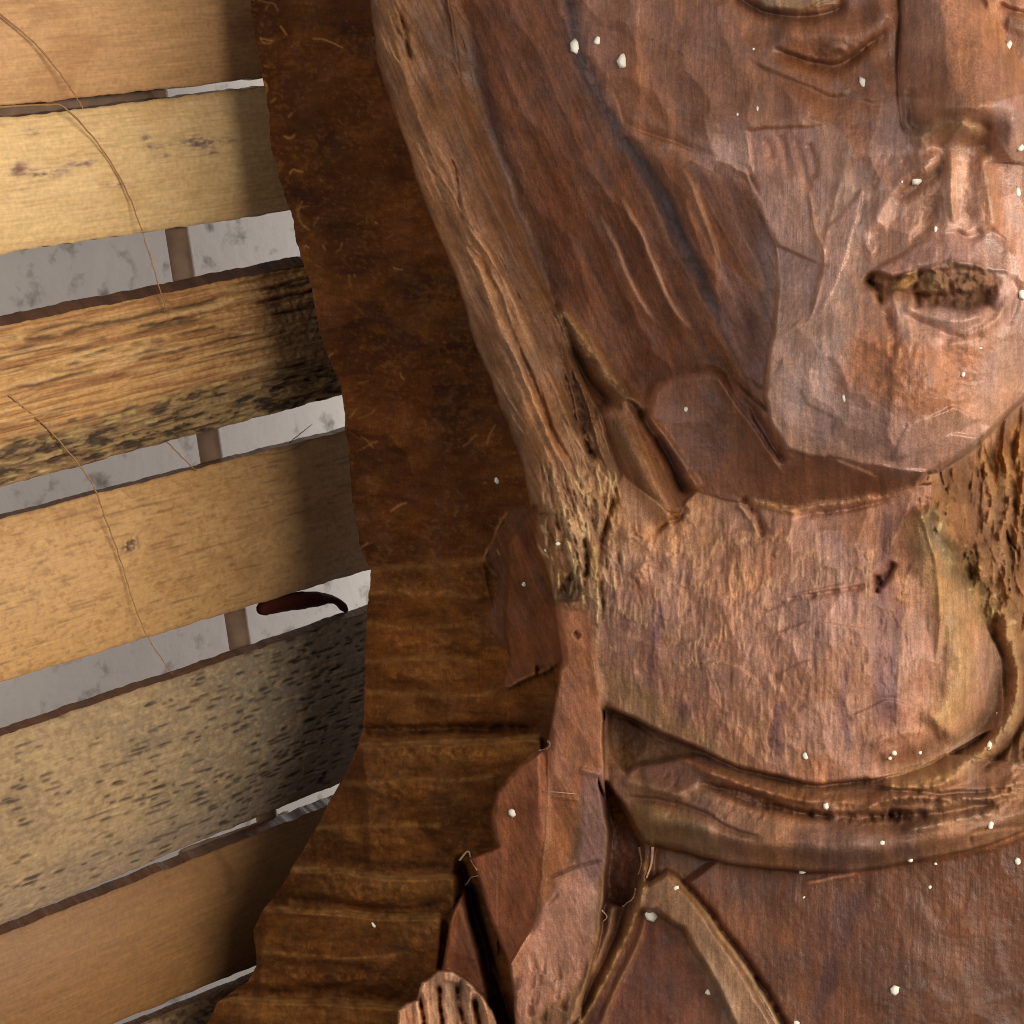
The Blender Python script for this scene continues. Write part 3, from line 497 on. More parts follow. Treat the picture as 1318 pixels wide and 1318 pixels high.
stroke([(585, 1150), (545, 1200), (515, 1240)], 12, 8, tint=(118, 78, 42), ta=.5)
stroke([(530, 1050), (560, 1085), (588, 1110)], 9, -14, taper=.2, tint=(64, 36, 14), ta=.5)
stroke([(590, 1098), (602, 1140), (617, 1190), (632, 1250), (648, 1310), (664, 1370), (676, 1440)], 8, -62, 8.5, taper=.07, tint=(70, 40, 20), ta=1.2)  # slot cut deep, its shade deepened by a dark tint
stroke([(628, 1235), (645, 1280), (660, 1330)], 2.5, 30, rough=.3)
idx, m = patch([(512, 1300), (524, 1290), (538, 1286), (544, 1264), (556, 1258), (566, 1250), (584, 1250), (596, 1258), (610, 1268), (622, 1280), (634, 1300), (642, 1330), (648, 1450), (500, 1450)], 80, 2, tint=(200, 152, 122), ta=1, rough=.75, lab='veil', flat=.8)
gr_ = fbm((Uf[idx] + 4 * fbm(Uf[idx] / 20, Vf[idx] / 30, 2, 140)) / 13, Vf[idx] / 90, 3, 141); H[idx] += m * (16 * gr_ + 5 * fbm(Uf[idx] / 5, Vf[idx] / 40, 3, 142)); PIG[idx] *= (1 + m * np.clip(1.3 * gr_, -.55, .4))[:, None]
for l in ([(541, 1275), (548, 1330)], [(566, 1262), (572, 1330)], [(588, 1262), (600, 1330)], [(612, 1280), (618, 1330)]): stroke(l, 3.5, -22, taper=.15, rough=.4, tint=(112, 68, 44), ta=.7, sm=False)
PIGn = fbm(Uf / 34, Vf / 6, 4, 101); idx = np.nonzero(LAB == 0)[0]
H[idx] += .9 * fbm(Uf[idx] / 30, Vf[idx] / 5.5, 4, 102) + 1.2 * fbm(Uf[idx] / 7, Vf[idx] / 7, 3, 103) + 9 * fbm(Uf[idx] / 50, Vf[idx] / 24, 3, 105)
tb = (.5 * sstep(720, 760, Vf[idx]))[:, None]; PIG[idx] = PIG[idx] * (1 - tb) + lin(98, 58, 24) * tb
b1 = fbm(Uf[idx] / 75, Vf[idx] / 55, 4, 104); PIG[idx] *= (1 + .22 * PIGn[idx] + .55 * b1)[:, None]
a = (sstep(.05, .5, fbm(Uf[idx] / 42, Vf[idx] / 26, 4, 106)) * .5 * (.45 + .55 * sstep(700, 760, Vf[idx])))[:, None]; PIG[idx] = PIG[idx] * (1 - a) + lin(128, 80, 34) * a
a = (sstep(.1, .5, fbm(Uf[idx] / 5, Vf[idx] / 4, 3, 107) + .5 * fbm(Uf[idx] / 40, Vf[idx] / 40, 2, 108)) * .2)[:, None]; PIG[idx] = PIG[idx] * (1 - a) + lin(142, 96, 48) * a
for l, hh in EDG:                                                 # worn arrises; lit lips and the shade above them painted on the tiers
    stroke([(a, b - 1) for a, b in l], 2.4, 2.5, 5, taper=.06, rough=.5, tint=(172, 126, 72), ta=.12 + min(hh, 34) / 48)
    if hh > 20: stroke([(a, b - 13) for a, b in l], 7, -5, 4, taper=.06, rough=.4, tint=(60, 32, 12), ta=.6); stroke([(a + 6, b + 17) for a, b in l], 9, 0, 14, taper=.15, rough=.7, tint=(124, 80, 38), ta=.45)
for _ in range(55):                                              # short pale scratches in the stain
    r = rng.uniform(-60, 720); k = np.interp(r, sil[:, 0], sil[:, 1]); w0 = rng.uniform(k + 4, min(k + 190, 690)) if rng.random() < .6 else k + rng.uniform(2, 22); a = rng.uniform(0, 6.3); l = rng.uniform(2, 8) * rng.choice([1, 1, 1.8]); p_ = [(w0, r)]
    for _k in range(rng.integers(1, 4)): a += rng.normal(0, .45); p_.append((p_[-1][0] + l * math.cos(a), p_[-1][1] + l * math.sin(a)))
    stroke(p_, rng.uniform(.8, 1.4), -.5, tint=(170, 124, 72), ta=rng.uniform(.15, .7), taper=0)
for l in ([(642, 1018), (634, 1060), (641, 1092)], [(704, 960), (672, 985), (642, 1018)], [(634, 690), (622, 716), (638, 742)], [(655, 654), (640, 676), (630, 700)]): stroke(l, 2.2, 4, tint=(160, 112, 72), ta=.5, rough=.6)
Hs = soften(H, 4.)
for l, w in (([(704, 950), (703, 1040), (697, 1130), (686, 1198)], 7), ([(768, 690), (760, 790), (768, 880), (776, 906)], 7), ([(692, 655), (693, 700), (711, 775), (722, 850)], 6), ([(835, 525), (850, 495), (882, 481), (916, 476)], 8), ([(1200, 606), (1240, 586), (1262, 566)], 2)):
    p_ = smooth_line(l); idx = near(p_, 3 * w); d, t, _ = line_dist(p_, WU[idx], WV[idx]); e = .9 * np.exp(-(d / w) ** 2); H[idx] += e * (Hs[idx] - H[idx])
worn = soften(np.isin(LAB, [L['face'], L['hair'], L['chin_underside'], L['robe'], L['collar']]).astype(float), 2.) * .6 + .1
H = H + np.clip(worn, 0, .75) * (soften(H, .9) - H)
# ---- wood grain everywhere: fine relief and the colour of the growth layers
grain = fbm(Uf / 9 + .9 * fbm(Uf / 120, Vf / 120, 2, 111), Vf / 150, 4, 112); diag = fbm((Uf - .45 * Vf) / 10, (Vf + .45 * Uf) / 160, 4, 113)
front = np.isin(LAB, [L['neck'], L['face'], L['collar'], L['robe'], L['chin_underside']]); side = np.isin(LAB, [L['veil'], L['hair']])
H += np.where(front, .6 * grain, 0) + np.where(side & (Vf < 780), 1.0 * diag, 0) + .6 * fbm(Uf / 5, Vf / 6, 3, 114) + 1.0 * fbm(Uf / 22, Vf / 26, 3, 125)
H += np.where(LAB == L['veil'], 2.2 * fbm((Uf - .45 * Vf) / 5, (Vf + .45 * Uf) / 50, 3, 115) * sstep(800, 740, Vf) + 3.0 * fbm((Uf - .15 * Vf) / 3.5, Vf / 40, 3, 120) * sstep(590, 650, Vf) * sstep(790, 750, Vf), 0)
PIG *= (1 + np.where(front, .26 * grain, 0) + np.where(side & (Vf < 780), .36 * diag, 0) + np.where(side & (Vf >= 780), .3 * grain, 0) + .30 * fbm(Uf / 26, Vf / 26, 4, 116) + .14 * fbm(Uf / 6, Vf / 8, 3, 117))[:, None]
PIG *= (1 + np.where(front, .3 * fbm(Uf / 2.6, Vf / 22, 3, 127), 0) + np.where(side, .36 * fbm((Uf - .45 * Vf) / 2.8, (Vf + .45 * Uf) / 30, 3, 128), 0) + np.where(LAB == 0, .2 * fbm(Uf / 12, Vf / 2.8, 3, 129), 0))[:, None]
hue = fbm(Uf / 60, Vf / 110, 3, 118)[:, None]; PIG *= 1 + hue * np.array([.10, -.02, -.30])
PIG = np.clip(PIG * np.array([.97, .94, .84]), .004, .8); ROU = np.clip(ROU + .14 * fbm(Uf / 20, Vf / 30, 3, 119), .22, .95)

# ------------------------------------------------------------------ materials
def new_mat(name):
    m = bpy.data.materials.new(name); m.use_nodes = True; nt = m.node_tree; return m, nt, nt.nodes['Principled BSDF']
def carved_wood():
    m, nt, b = new_mat('carved_wood'); N = nt.nodes; K = nt.links.new
    at = N.new('ShaderNodeAttribute'); at.attribute_name = 'pigment'; ar = N.new('ShaderNodeAttribute'); ar.attribute_name = 'roughness'
    tc = N.new('ShaderNodeTexCoord'); mp = N.new('ShaderNodeMapping'); mp.inputs['Scale'].default_value = (900, 900, 60); K(tc.outputs['Object'], mp.inputs[0])
    n1 = N.new('ShaderNodeTexNoise'); n1.inputs['Scale'].default_value = 1; n1.inputs['Detail'].default_value = 5; K(mp.outputs[0], n1.inputs['Vector'])
    n2 = N.new('ShaderNodeTexNoise'); n2.inputs['Scale'].default_value = 420; n2.inputs['Detail'].default_value = 6; K(tc.outputs['Object'], n2.inputs['Vector'])
    r = N.new('ShaderNodeMapRange'); r.inputs[1].default_value = .3; r.inputs[2].default_value = .7; r.inputs[3].default_value = .9; r.inputs[4].default_value = 1.1; K(n1.outputs[0], r.inputs[0])
    r2 = N.new('ShaderNodeMapRange'); r2.inputs[1].default_value = .3; r2.inputs[2].default_value = .7; r2.inputs[3].default_value = .88; r2.inputs[4].default_value = 1.12; K(n2.outputs[0], r2.inputs[0])
    n3 = N.new('ShaderNodeTexNoise'); n3.inputs['Scale'].default_value = 1300; n3.inputs['Detail'].default_value = 3; n3.inputs['Roughness'].default_value = .7; K(tc.outputs['Object'], n3.inputs['Vector'])
    r3 = N.new('ShaderNodeMapRange'); r3.inputs[1].default_value = .3; r3.inputs[2].default_value = .7; r3.inputs[3].default_value = .74; r3.inputs[4].default_value = 1.26; K(n3.outputs[0], r3.inputs[0])
    mq = N.new('ShaderNodeMath'); mq.operation = 'MULTIPLY'; K(r2.outputs[0], mq.inputs[0]); K(r3.outputs[0], mq.inputs[1])
    mu = N.new('ShaderNodeMath'); mu.operation = 'MULTIPLY'; K(r.outputs[0], mu.inputs[0]); K(mq.outputs[0], mu.inputs[1])
    vm = N.new('ShaderNodeVectorMath'); vm.operation = 'SCALE'; K(at.outputs['Color'], vm.inputs[0]); K(mu.outputs[0], vm.inputs['Scale']); K(vm.outputs[0], b.inputs['Base Color'])
    K(ar.outputs['Fac'], b.inputs['Roughness'])
    sp = N.new('ShaderNodeMapRange'); sp.inputs[1].default_value = .32; sp.inputs[2].default_value = .85; sp.inputs[3].default_value = .7; sp.inputs[4].default_value = .12; K(ar.outputs['Fac'], sp.inputs[0]); K(sp.outputs[0], b.inputs['Specular IOR Level'])
    a0 = N.new('ShaderNodeMath'); K(n1.outputs[0], a0.inputs[0]); K(n2.outputs[0], a0.inputs[1]); ad = N.new('ShaderNodeMath'); K(a0.outputs[0], ad.inputs[0]); K(n3.outputs[0], ad.inputs[1])
    bp = N.new('ShaderNodeBump'); bp.inputs['Strength'].default_value = .34; bp.inputs['Distance'].default_value = .0007; K(ad.outputs[0], bp.inputs['Height']); K(bp.outputs[0], b.inputs['Normal'])
    return m
WOOD = carved_wood()

def mesh_obj(name, verts, faces, mat, parent=None, smooth=True, attrs=None):
    me = bpy.data.meshes.new(name); verts = np.asarray(verts, float)
    if isinstance(faces, np.ndarray):
        n = len(faces); k = faces.shape[1]
        me.vertices.add(len(verts)); me.vertices.foreach_set('co', verts.astype(np.float32).ravel())
        me.loops.add(n * k); me.loops.foreach_set('vertex_index', faces.astype(np.int32).ravel())
        me.polygons.add(n); me.polygons.foreach_set('loop_start', (np.arange(n) * k).astype(np.int32))
        me.update(calc_edges=True)
    else: me.from_pydata([tuple(v) for v in verts], [], faces); me.update()
    if smooth: me.polygons.foreach_set('use_smooth', np.ones(len(me.polygons), bool))
    for an, arr in (attrs or {}).items():
        if arr.ndim == 2:
            a = me.attributes.new(an, 'FLOAT_COLOR', 'POINT'); a.data.foreach_set('color', np.c_[arr, np.ones(len(arr))].astype(np.float32).ravel())
        else:
            a = me.attributes.new(an, 'FLOAT', 'POINT'); a.data.foreach_set('value', arr.astype(np.float32))
    me.materials.append(mat); me.validate()
    o = bpy.data.objects.new(name, me); COL.objects.link(o)
    if parent: o.parent = parent
    return o
def tag(o, label, cat=None, group=None, kind=None):
    o['label'] = label
    if cat: o['category'] = cat
    if group: o['group'] = group
    if kind: o['kind'] = kind
    return o

# ------------------------------------------------------------------ carving objects
statue = bpy.data.objects.new('wooden_statue', None); COL.objects.link(statue)
tag(statue, 'reddish brown carved wooden statue of a veiled figure with mouth and chin showing', 'statue')
Y = -H * S; kk = (D + Y) / D
X = (Uf - 659) * S * kk; Z = (659 - Vf) * S * kk
P3 = np.c_[X, Y, Z]
r = np.arange(NR - 1)[:, None]; c = np.arange(NC - 1)[None]
q = (r * NC + c).ravel(); quads = np.c_[q, q + NC, q + NC + 1, q + 1]
ql = LAB[quads].max(1)
PART_LABEL = {'side_plank': 'dark stained side of the block with sawn tiers', 'veil': 'pale worn rolled edge of the veil', 'face': 'chisel-cut face with open mouth', 'rough_neck': 'crusted rotten wood beside the neck'}
for k, nm in enumerate(NAMES):
    f = quads[ql == k]
    if not len(f): continue
    used, inv = np.unique(f, return_inverse=True)
    o = mesh_obj(nm, P3[used], inv.reshape(-1, 4), WOOD, statue, True, {'pigment': PIG[used], 'roughness': ROU[used]})
    if nm in PART_LABEL: o['label'] = PART_LABEL[nm]
# back of the block: the outline carried backwards and closed
ring = np.concatenate([np.arange(NC), np.arange(1, NR) * NC + NC - 1, (NR - 1) * NC + np.arange(NC - 2, -1, -1), np.arange(NR - 2, 0, -1) * NC])
base = P3[ring]; layers = [base]
for j, yy in enumerate((.03, .07, .12, .16)):
    p = base.copy(); cx = p[:, 0].mean(); p[:, 1] = np.maximum(base[:, 1] + yy * .4, yy + .07)
    p[:, 0] += (.004 + .012 * j) + .002 * fbm(np.arange(len(ring)) / 9, np.zeros(len(ring)) + j, 3, 7); layers.append(p)
nr = len(ring); vs = np.vstack(layers); fs = []
for j in range(len(layers) - 1):
    a = np.arange(nr); b = (a + 1) % nr; fs.append(np.c_[j * nr + a, j * nr + b, (j + 1) * nr + b, (j + 1) * nr + a])
fs = [tuple(x) for x in np.vstack(fs)] + [tuple(range((len(layers) - 1) * nr, len(layers) * nr))]
bp_ = np.tile(lin(84, 50, 22), (len(vs), 1)) * (1 + .5 * fbm(vs[:, 0] * 90, vs[:, 2] * 400, 3, 3))[:, None]
mesh_obj('block_back', vs, fs, WOOD, statue, False, {'pigment': np.clip(bp_, .01, 1), 'roughness': np.full(len(vs), .6)})

def surf(u, v, lift=0.):
    k = int(sample(u, v)); h = H[k] + lift; y = -h * S; f = (D + y) / D
    return np.array([(u - 659) * S * f, y, (659 - v) * S * f])
# white crumbs stuck to the carving
mf, nt, b = new_mat('chalky_crumb'); nn = nt.nodes.new('ShaderNodeTexNoise'); nn.inputs['Scale'].default_value = 600; cr = nt.nodes.new('ShaderNodeValToRGB')
cr.color_ramp.elements[0].color = (*lin(222, 210, 180), 1); cr.color_ramp.elements[1].color = (*lin(252, 248, 236), 1); nt.links.new(nn.outputs[0], cr.inputs[0]); nt.links.new(cr.outputs[0], b.inputs['Base Color']); b.inputs['Roughness'].default_value = .8
crumbs = [(741, 60, 8, 11), (769, 52, 5, 8), (803, 78, 9, 11), (1111, 107, 6, 9), (1180, 232, 7, 7), (1205, 297, 3, 9), (1298, 58, 4, 7), (1314, 190, 5, 6), (1310, 247, 4, 7), (1316, 378, 5, 8), (660, 1046, 7, 7),
          (838, 1178, 10, 10), (912, 1277, 5, 5), (1152, 1275, 7, 7), (1197, 1142, 3, 3), (1033, 1122, 6, 4), (1172, 1107, 4, 4), (1275, 1062, 4, 7), (1310, 1109, 5, 6), (1151, 969, 4, 4), (1184, 969, 3, 3), (1145, 976, 3, 3),
          (1037, 973, 5, 6), (1273, 960, 4, 7), (1063, 1037, 4, 6), (1135, 1085, 4, 4), (883, 527, 4, 4), (481, 1190, 3, 6), (675, 752, 4, 5), (1087, 513, 3, 7), (1025, 1317, 5, 4), (640, 618, 5, 6), (870, 1143, 5, 4), (1204, 1112, 3, 2),
          (1284, 918, 3, 3), (950, 147, 3, 3), (975, 140, 2, 4), (970, 63, 2, 2), (1035, 1155, 3, 2), (1161, 234, 2, 2), (1262, 448, 3, 2), (1240, 482, 3, 4), (718, 700, 4, 3), (703, 708, 3, 3)]
ico = [(0, 0, 1), (.9, 0, .45), (.28, .85, .45), (-.72, .53, .45), (-.72, -.53, .45), (.28, -.85, .45), (.72, .53, -.45), (-.28, .85, -.45), (-.9, 0, -.45), (-.28, -.85, -.45), (.72, -.53, -.45), (0, 0, -1)]
icf = [(0, 1, 2), (0, 2, 3), (0, 3, 4), (0, 4, 5), (0, 5, 1), (1, 6, 2), (2, 6, 7), (2, 7, 3), (3, 7, 8), (3, 8, 4), (4, 8, 9), (4, 9, 5), (5, 9, 10), (5, 10, 1), (1, 10, 6), (11, 7, 6), (11, 8, 7), (11, 9, 8), (11, 10, 9), (11, 6, 10)]
for (u, v, a, bb) in crumbs:
    c = surf(u, v, .5); rot = random.uniform(-.5, .5); pts = []
    for (x, y, z) in ico:
        j = random.uniform(.7, 1.1); x, z, d = x * a * S * j, z * bb * S * j, y * min(a, bb) * .3 * S * j
        pts.append((x * math.cos(rot) - z * math.sin(rot), d, x * math.sin(rot) + z * math.cos(rot)))
    o = mesh_obj('crumb', np.array(pts), icf, mf, statue, True); o.location = c

def tube(pts, rad, sides=6):
    p = np.array(pts, float); n = len(p); vs = []; fs = []
    rad = np.broadcast_to(np.asarray(rad, float), (n,))
    for i in range(n):
        t = p[min(i + 1, n - 1)] - p[max(i - 1, 0)]; t /= np.linalg.norm(t) + 1e-12
        a = np.cross(t, [.3, 1, .2]); a /= np.linalg.norm(a); b2 = np.cross(t, a)
        for k in range(sides):
            w = 2 * math.pi * k / sides; vs.append(p[i] + rad[i] * (a * math.cos(w) + b2 * math.sin(w)))
    for i in range(n - 1):
        for k in range(sides): fs.append((i * sides + k, i * sides + (k + 1) % sides, (i + 1) * sides + (k + 1) % sides, (i + 1) * sides + k))
    fs.append(tuple(range(sides))[::-1]); fs.append(tuple(range((n - 1) * sides, n * sides)))
    return np.array(vs), fs
# loose shavings that still cling to the cuts
ms, nt, b = new_mat('pale_shaving'); b.inputs['Base Color'].default_value = (*lin(196, 150, 112), 1); b.inputs['Roughness'].default_value = .7
nn = nt.nodes.new('ShaderNodeTexNoise'); nn.inputs['Scale'].default_value = 500; cr = nt.nodes.new('ShaderNodeValToRGB'); cr.color_ramp.elements[0].color = (*lin(160, 112, 76), 1); cr.color_ramp.elements[1].color = (*lin(222, 188, 150), 1)
nt.links.new(nn.outputs[0], cr.inputs[0]); nt.links.new(cr.outputs[0], b.inputs['Base Color'])
for l, rad in (([(818, 1142), (817, 1152), (811, 1160), (800, 1163)], 1.6), ([(704, 952), (709, 958), (704, 964), (694, 966)], 2.2), ([(592, 1105), (603, 1096), (607, 1108), (614, 1120)], 1.6), ([(598, 1138), (606, 1130), (616, 1127)], 1.5),
               ([(775, 1172), (781, 1180), (776, 1186)], 1.3), ([(700, 1018), (742, 1022)], .8), ([(823, 1090), (826, 1110), (822, 1126)], 2.0), ([(840, 1090), (838, 1112), (832, 1130)], 2.2)):
    pl = smooth_line(l); pp = np.array([surf(a, b2, 4) for a, b2 in pl]); pp[:, 1] = np.minimum(pp[:, 1], np.median(pp[:, 1]) + .002)
    v_, f_ = tube(pp, rad * S * np.linspace(1, .5, len(pp)), 5); mesh_obj('shaving', v_, f_, ms, statue)
# ------------------------------------------------------------------ the bamboo wall behind: a real plane that recedes to the right
f_px = D / S
dvec = np.array([3200 - 659, f_px, 659 + 150], float); dvec /= np.linalg.norm(dvec)
P0 = ray_point(380, 700, .20)
A1 = (ray_point(215, 290, 0) - np.array([0, -D, 0])); A2 = (ray_point(300, 830, 0) - np.array([0, -D, 0]))
tq = (A1 @ dvec) / (A2 @ dvec); evec = A2 * tq - A1; evec /= np.linalg.norm(evec)
nvec = np.cross(dvec, evec); nvec *= -np.sign(nvec[1]); nvec /= np.linalg.norm(nvec)
CAM = np.array([0, -D, 0])
def on_wall(u, v, off=0.):
    ry = ray_point(u, v, 0) - CAM; t = ((P0 + nvec * off - CAM) @ nvec) / (ry @ nvec); return CAM + ry * t

def bamboo(name, rough, bump):
    m, nt, b = new_mat(name); N = nt.nodes; K = nt.links.new
    at = N.new('ShaderNodeAttribute'); at.attribute_name = 'pigment'; tc = N.new('ShaderNodeTexCoord')
    mp = N.new('ShaderNodeMapping'); mp.vector_type = 'POINT'; mp.inputs['Scale'].default_value = (60, 900, 900); K(tc.outputs['Object'], mp.inputs[0])
    n1 = N.new('ShaderNodeTexNoise'); n1.inputs['Scale'].default_value = 1; n1.inputs['Detail'].default_value = 4; K(mp.outputs[0], n1.inputs['Vector'])
    n2 = N.new('ShaderNodeTexNoise'); n2.inputs['Scale'].default_value = 380; n2.inputs['Detail'].default_value = 5; K(tc.outputs['Object'], n2.inputs['Vector'])
    ad = N.new('ShaderNodeMath'); K(n1.outputs[0], ad.inputs[0]); K(n2.outputs[0], ad.inputs[1])
    r = N.new('ShaderNodeMapRange'); r.inputs[1].default_value = .7; r.inputs[2].default_value = 1.3; r.inputs[3].default_value = .82; r.inputs[4].default_value = 1.15; K(ad.outputs[0], r.inputs[0])
    vm = N.new('ShaderNodeVectorMath'); vm.operation = 'SCALE'; K(at.outputs['Color'], vm.inputs[0]); K(r.outputs[0], vm.inputs['Scale']); K(vm.outputs[0], b.inputs['Base Color'])
    bp = N.new('ShaderNodeBump'); bp.inputs['Strength'].default_value = bump; bp.inputs['Distance'].default_value = .0006; K(ad.outputs[0], bp.inputs['Height']); K(bp.outputs[0], b.inputs['Normal'])
    b.inputs['Roughness'].default_value = rough
    return m
BAM = bamboo('bamboo_skin', .5, .25); BAMR = bamboo('weathered_bamboo', .75, .5)

def slat(name, tl, tr, bl, br, style, label, off=0., seed=0, bulge=16, thick=16, rim=3):
    """one split-bamboo slat; edges given where they stand at the frame's left and beside the statue"""
    TL = on_wall(0, tl, off); TR = on_wall(440, tr, off); BL = on_wall(0, bl, off); BR = on_wall(440, br, off)
    n1, n2 = 540, max(24, int((bl - tl) / 1.5)); s = np.linspace(-.3, 1.3, n1); t = np.linspace(0, 1, n2)
    SS, TT = np.meshgrid(s, t, indexing='ij'); x = SS * 440; y = TT * (bl - tl)
    jag = 2.2 * fbm(x / 16, y * 0, 3, seed) + 1.5 * fbm(x / 70, y * 0 + 3, 2, seed + 1)
    edge = np.minimum(TT, 1 - TT); yy = TT + (jag / (bl - tl)) * np.where(TT < .5, 1, -1) * np.exp(-edge * 14)
    top = TL + (TR - TL) * SS[..., None]; bot = BL + (BR - BL) * SS[..., None]
    Pw = top + (bot - top) * yy[..., None]
    h = bulge * (1 - (2 * TT - 1) ** 2)
    col = np.zeros(SS.shape + (3,)); rr = np.random.default_rng(seed + 3)
    def mix(m, rgb): col[:] = col * (1 - m[..., None]) + lin(*rgb) * m[..., None]
    def dashes(n, ln, th, rgb, ta, dep, xr=(-190, 640), yr=(0, 1), slant=0.):
        for _ in range(n):
            cx = rr.uniform(*xr); cy = rr.uniform(*yr) * (bl - tl)
            if float(fbm(np.array([cx / 45.]), np.array([cy / 30.]), 2, seed + 60)[0]) < rr.uniform(-.5, .15): continue
            l = rr.uniform(*ln); w = rr.uniform(*th); k = rr.uniform(.6, 1) * ta; cv_ = rr.normal(0, .012)
            i0 = max(0, int(((cx - l * 1.3) / 440 + .3) / 1.6 * (n1 - 1))); i1 = min(n1, int(((cx + l * 1.3) / 440 + .3) / 1.6 * (n1 - 1)) + 2)
            j0 = max(0, int((cy - 12) / (bl - tl) * (n2 - 1))); j1 = min(n2, int((cy + 12) / (bl - tl) * (n2 - 1)) + 2)
            if i1 <= i0 or j1 <= j0: continue
            X_ = x[i0:i1, j0:j1] - cx; Y_ = y[i0:i1, j0:j1] - cy - slant * X_ - cv_ * X_ ** 2 * .3
            e = np.exp(-(np.abs(X_) / l) ** 4) * np.exp(-(Y_ / w) ** 2)
            h[i0:i1, j0:j1] -= dep * e; m = (e * k)[..., None]; col[i0:i1, j0:j1] = col[i0:i1, j0:j1] * (1 - m) + lin(*rgb) * m
    fib = fbm(x / 90, y / 4, 4, seed + 10); blo = fbm(x / 60, y / 40, 4, seed + 11); sp = fbm(x / 6, y / 5, 3, seed + 12)
    mat = BAM
    if style == 'tan':
        col[:] = lin(204, 156, 106); mix(sstep(.0, .6, blo) * .5, (170, 116, 70)); mix(sstep(.1, .5, sp) * .35, (160, 118, 76)); col *= (1 + .15 * fib)[..., None]
    elif style == 'pale':
        col[:] = lin(226, 188, 132); mix(sstep(0, .6, blo) * .4, (206, 160, 100)); mix(sstep(.1, .6, fib) * .3, (188, 140, 84))
        for cx, cy, l, w, a in ((15, 70, 9, 7, .9), (36, 78, 10, 5, .6), (55, 80, 16, 6, .55), (85, 72, 22, 4, .5), (32, 22, 8, 6, .4), (175, 62, 14, 4, .5), (165, 50, 6, 4, .7), (225, 62, 26, 9, .45), (235, 68, 18, 5, .7), (262, 66, 22, 3, .5), (130, 108, 18, 4, .4), (190, 76, 16, 3, .45), (250, 80, 12, 5, .5)):
            m = np.exp(-(((x - cx) / l) ** 2 + ((y - cy - .1 * (x - cx)) / w) ** 2)) * np.clip(.6 + 1.6 * fbm(x / 7, y / 3, 3, seed + 20), 0, 1.3)
            mix(np.clip(m * a * 1.7, 0, .9), (126, 100, 96)); h -= 1.2 * m
        m = np.exp(-(((x - 15) / 7) ** 2 + ((y - 70) / 7) ** 2)); mix(m * .9, (130, 84, 64))
        dashes(50, (10, 40), (1, 2), (190, 146, 92), .5, .4)
    elif style == 'weathered':
        mat = BAMR; col[:] = lin(190, 142, 86); mix(sstep(.0, .35, fib) * .7, (140, 88, 52)); mix(sstep(.05, .5, -fib) * .6, (214, 174, 116)); mix(sstep(.1, .6, blo) * .4, (164, 104, 66))
        h += 5 * fib + 2.5 * sp
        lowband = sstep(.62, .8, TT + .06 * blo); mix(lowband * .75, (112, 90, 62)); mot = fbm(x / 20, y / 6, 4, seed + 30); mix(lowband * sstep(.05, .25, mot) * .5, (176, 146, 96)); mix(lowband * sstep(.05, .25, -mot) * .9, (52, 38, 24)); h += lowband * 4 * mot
        for c0, a, wd in ((.12, .12, 3.), (.2, .12, 2.5), (.3, .1, 2), (.4, .08, 2)):
            d = (y - (bl - tl) * c0 - 5 * fbm(x / 40, x * 0, 3, seed + int(c0 * 100)) ) / wd; m = np.exp(-d ** 2) * sstep(-.15, .2, fbm(x / 45, x * 0 + c0 * 50, 3, seed + 41)); mix(np.clip(m, 0, 1) * .85, (66, 44, 30)); h -= 4 * m
        dashes(150, (12, 50), (1, 2.2), (92, 58, 34), .8, 2); dashes(40, (5, 14), (2, 4), (56, 42, 34), .8, 2.5, yr=(.05, .35)); dashes(60, (14, 60), (1.5, 3.5), (222, 184, 128), .6, -1.2, yr=(.05, .65))
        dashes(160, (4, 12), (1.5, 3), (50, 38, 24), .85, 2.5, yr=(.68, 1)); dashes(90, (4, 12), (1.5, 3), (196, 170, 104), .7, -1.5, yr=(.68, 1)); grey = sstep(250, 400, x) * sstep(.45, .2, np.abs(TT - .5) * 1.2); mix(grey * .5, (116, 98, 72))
    elif style == 'gold':
        col[:] = lin(198, 152, 98); mix(sstep(-.1, .5, blo) * .45, (168, 120, 68)); mix(sstep(.08, .4, sp) * .5, (146, 106, 62)); mix(sstep(.1, .5, -sp) * .3, (216, 176, 112)); mix(sstep(150, 430, x) * .35, (126, 100, 70))  # last mix darkens towards the statue: its shadow tinted into the slat
        dashes(200, (6, 18), (1, 2), (118, 86, 58), .6, .8); dashes(10, (30, 90), (1, 1.8), (120, 84, 52), .7, 1); dashes(90, (3, 7), (1.2, 3), (110, 88, 66), .6, .8)
        for cx, cy in ((145, 82), (150, 76), (140, 78), (146, 70)):
            m = np.exp(-(((x - cx) / 6) ** 2 + ((y - cy) / 6) ** 2)) * np.clip(.5 + 2 * fbm(x / 4, y / 4, 2, seed + 9), 0, 1); mix(np.clip(m, 0, 1) * .8, (70, 54, 48)); h -= 2 * m
    elif style == 'dashed':
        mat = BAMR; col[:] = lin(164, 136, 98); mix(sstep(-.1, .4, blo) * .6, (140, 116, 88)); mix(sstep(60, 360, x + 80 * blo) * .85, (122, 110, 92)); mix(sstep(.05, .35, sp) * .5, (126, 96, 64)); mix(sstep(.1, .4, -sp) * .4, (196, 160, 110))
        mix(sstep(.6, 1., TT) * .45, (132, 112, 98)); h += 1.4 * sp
        dashes(520, (3, 11), (1.2, 2.0), (50, 38, 29), .95, 2.4, slant=.05); dashes(160, (2, 5), (1.2, 2.2), (70, 52, 38), .9, 1.8); dashes(120, (5, 14), (1.2, 2.4), (206, 174, 126), .45, -1); dashes(150, (3, 9), (1.2, 2.6), (46, 38, 30), 1., 2.4, xr=(230, 470))
    elif style == 'brown':
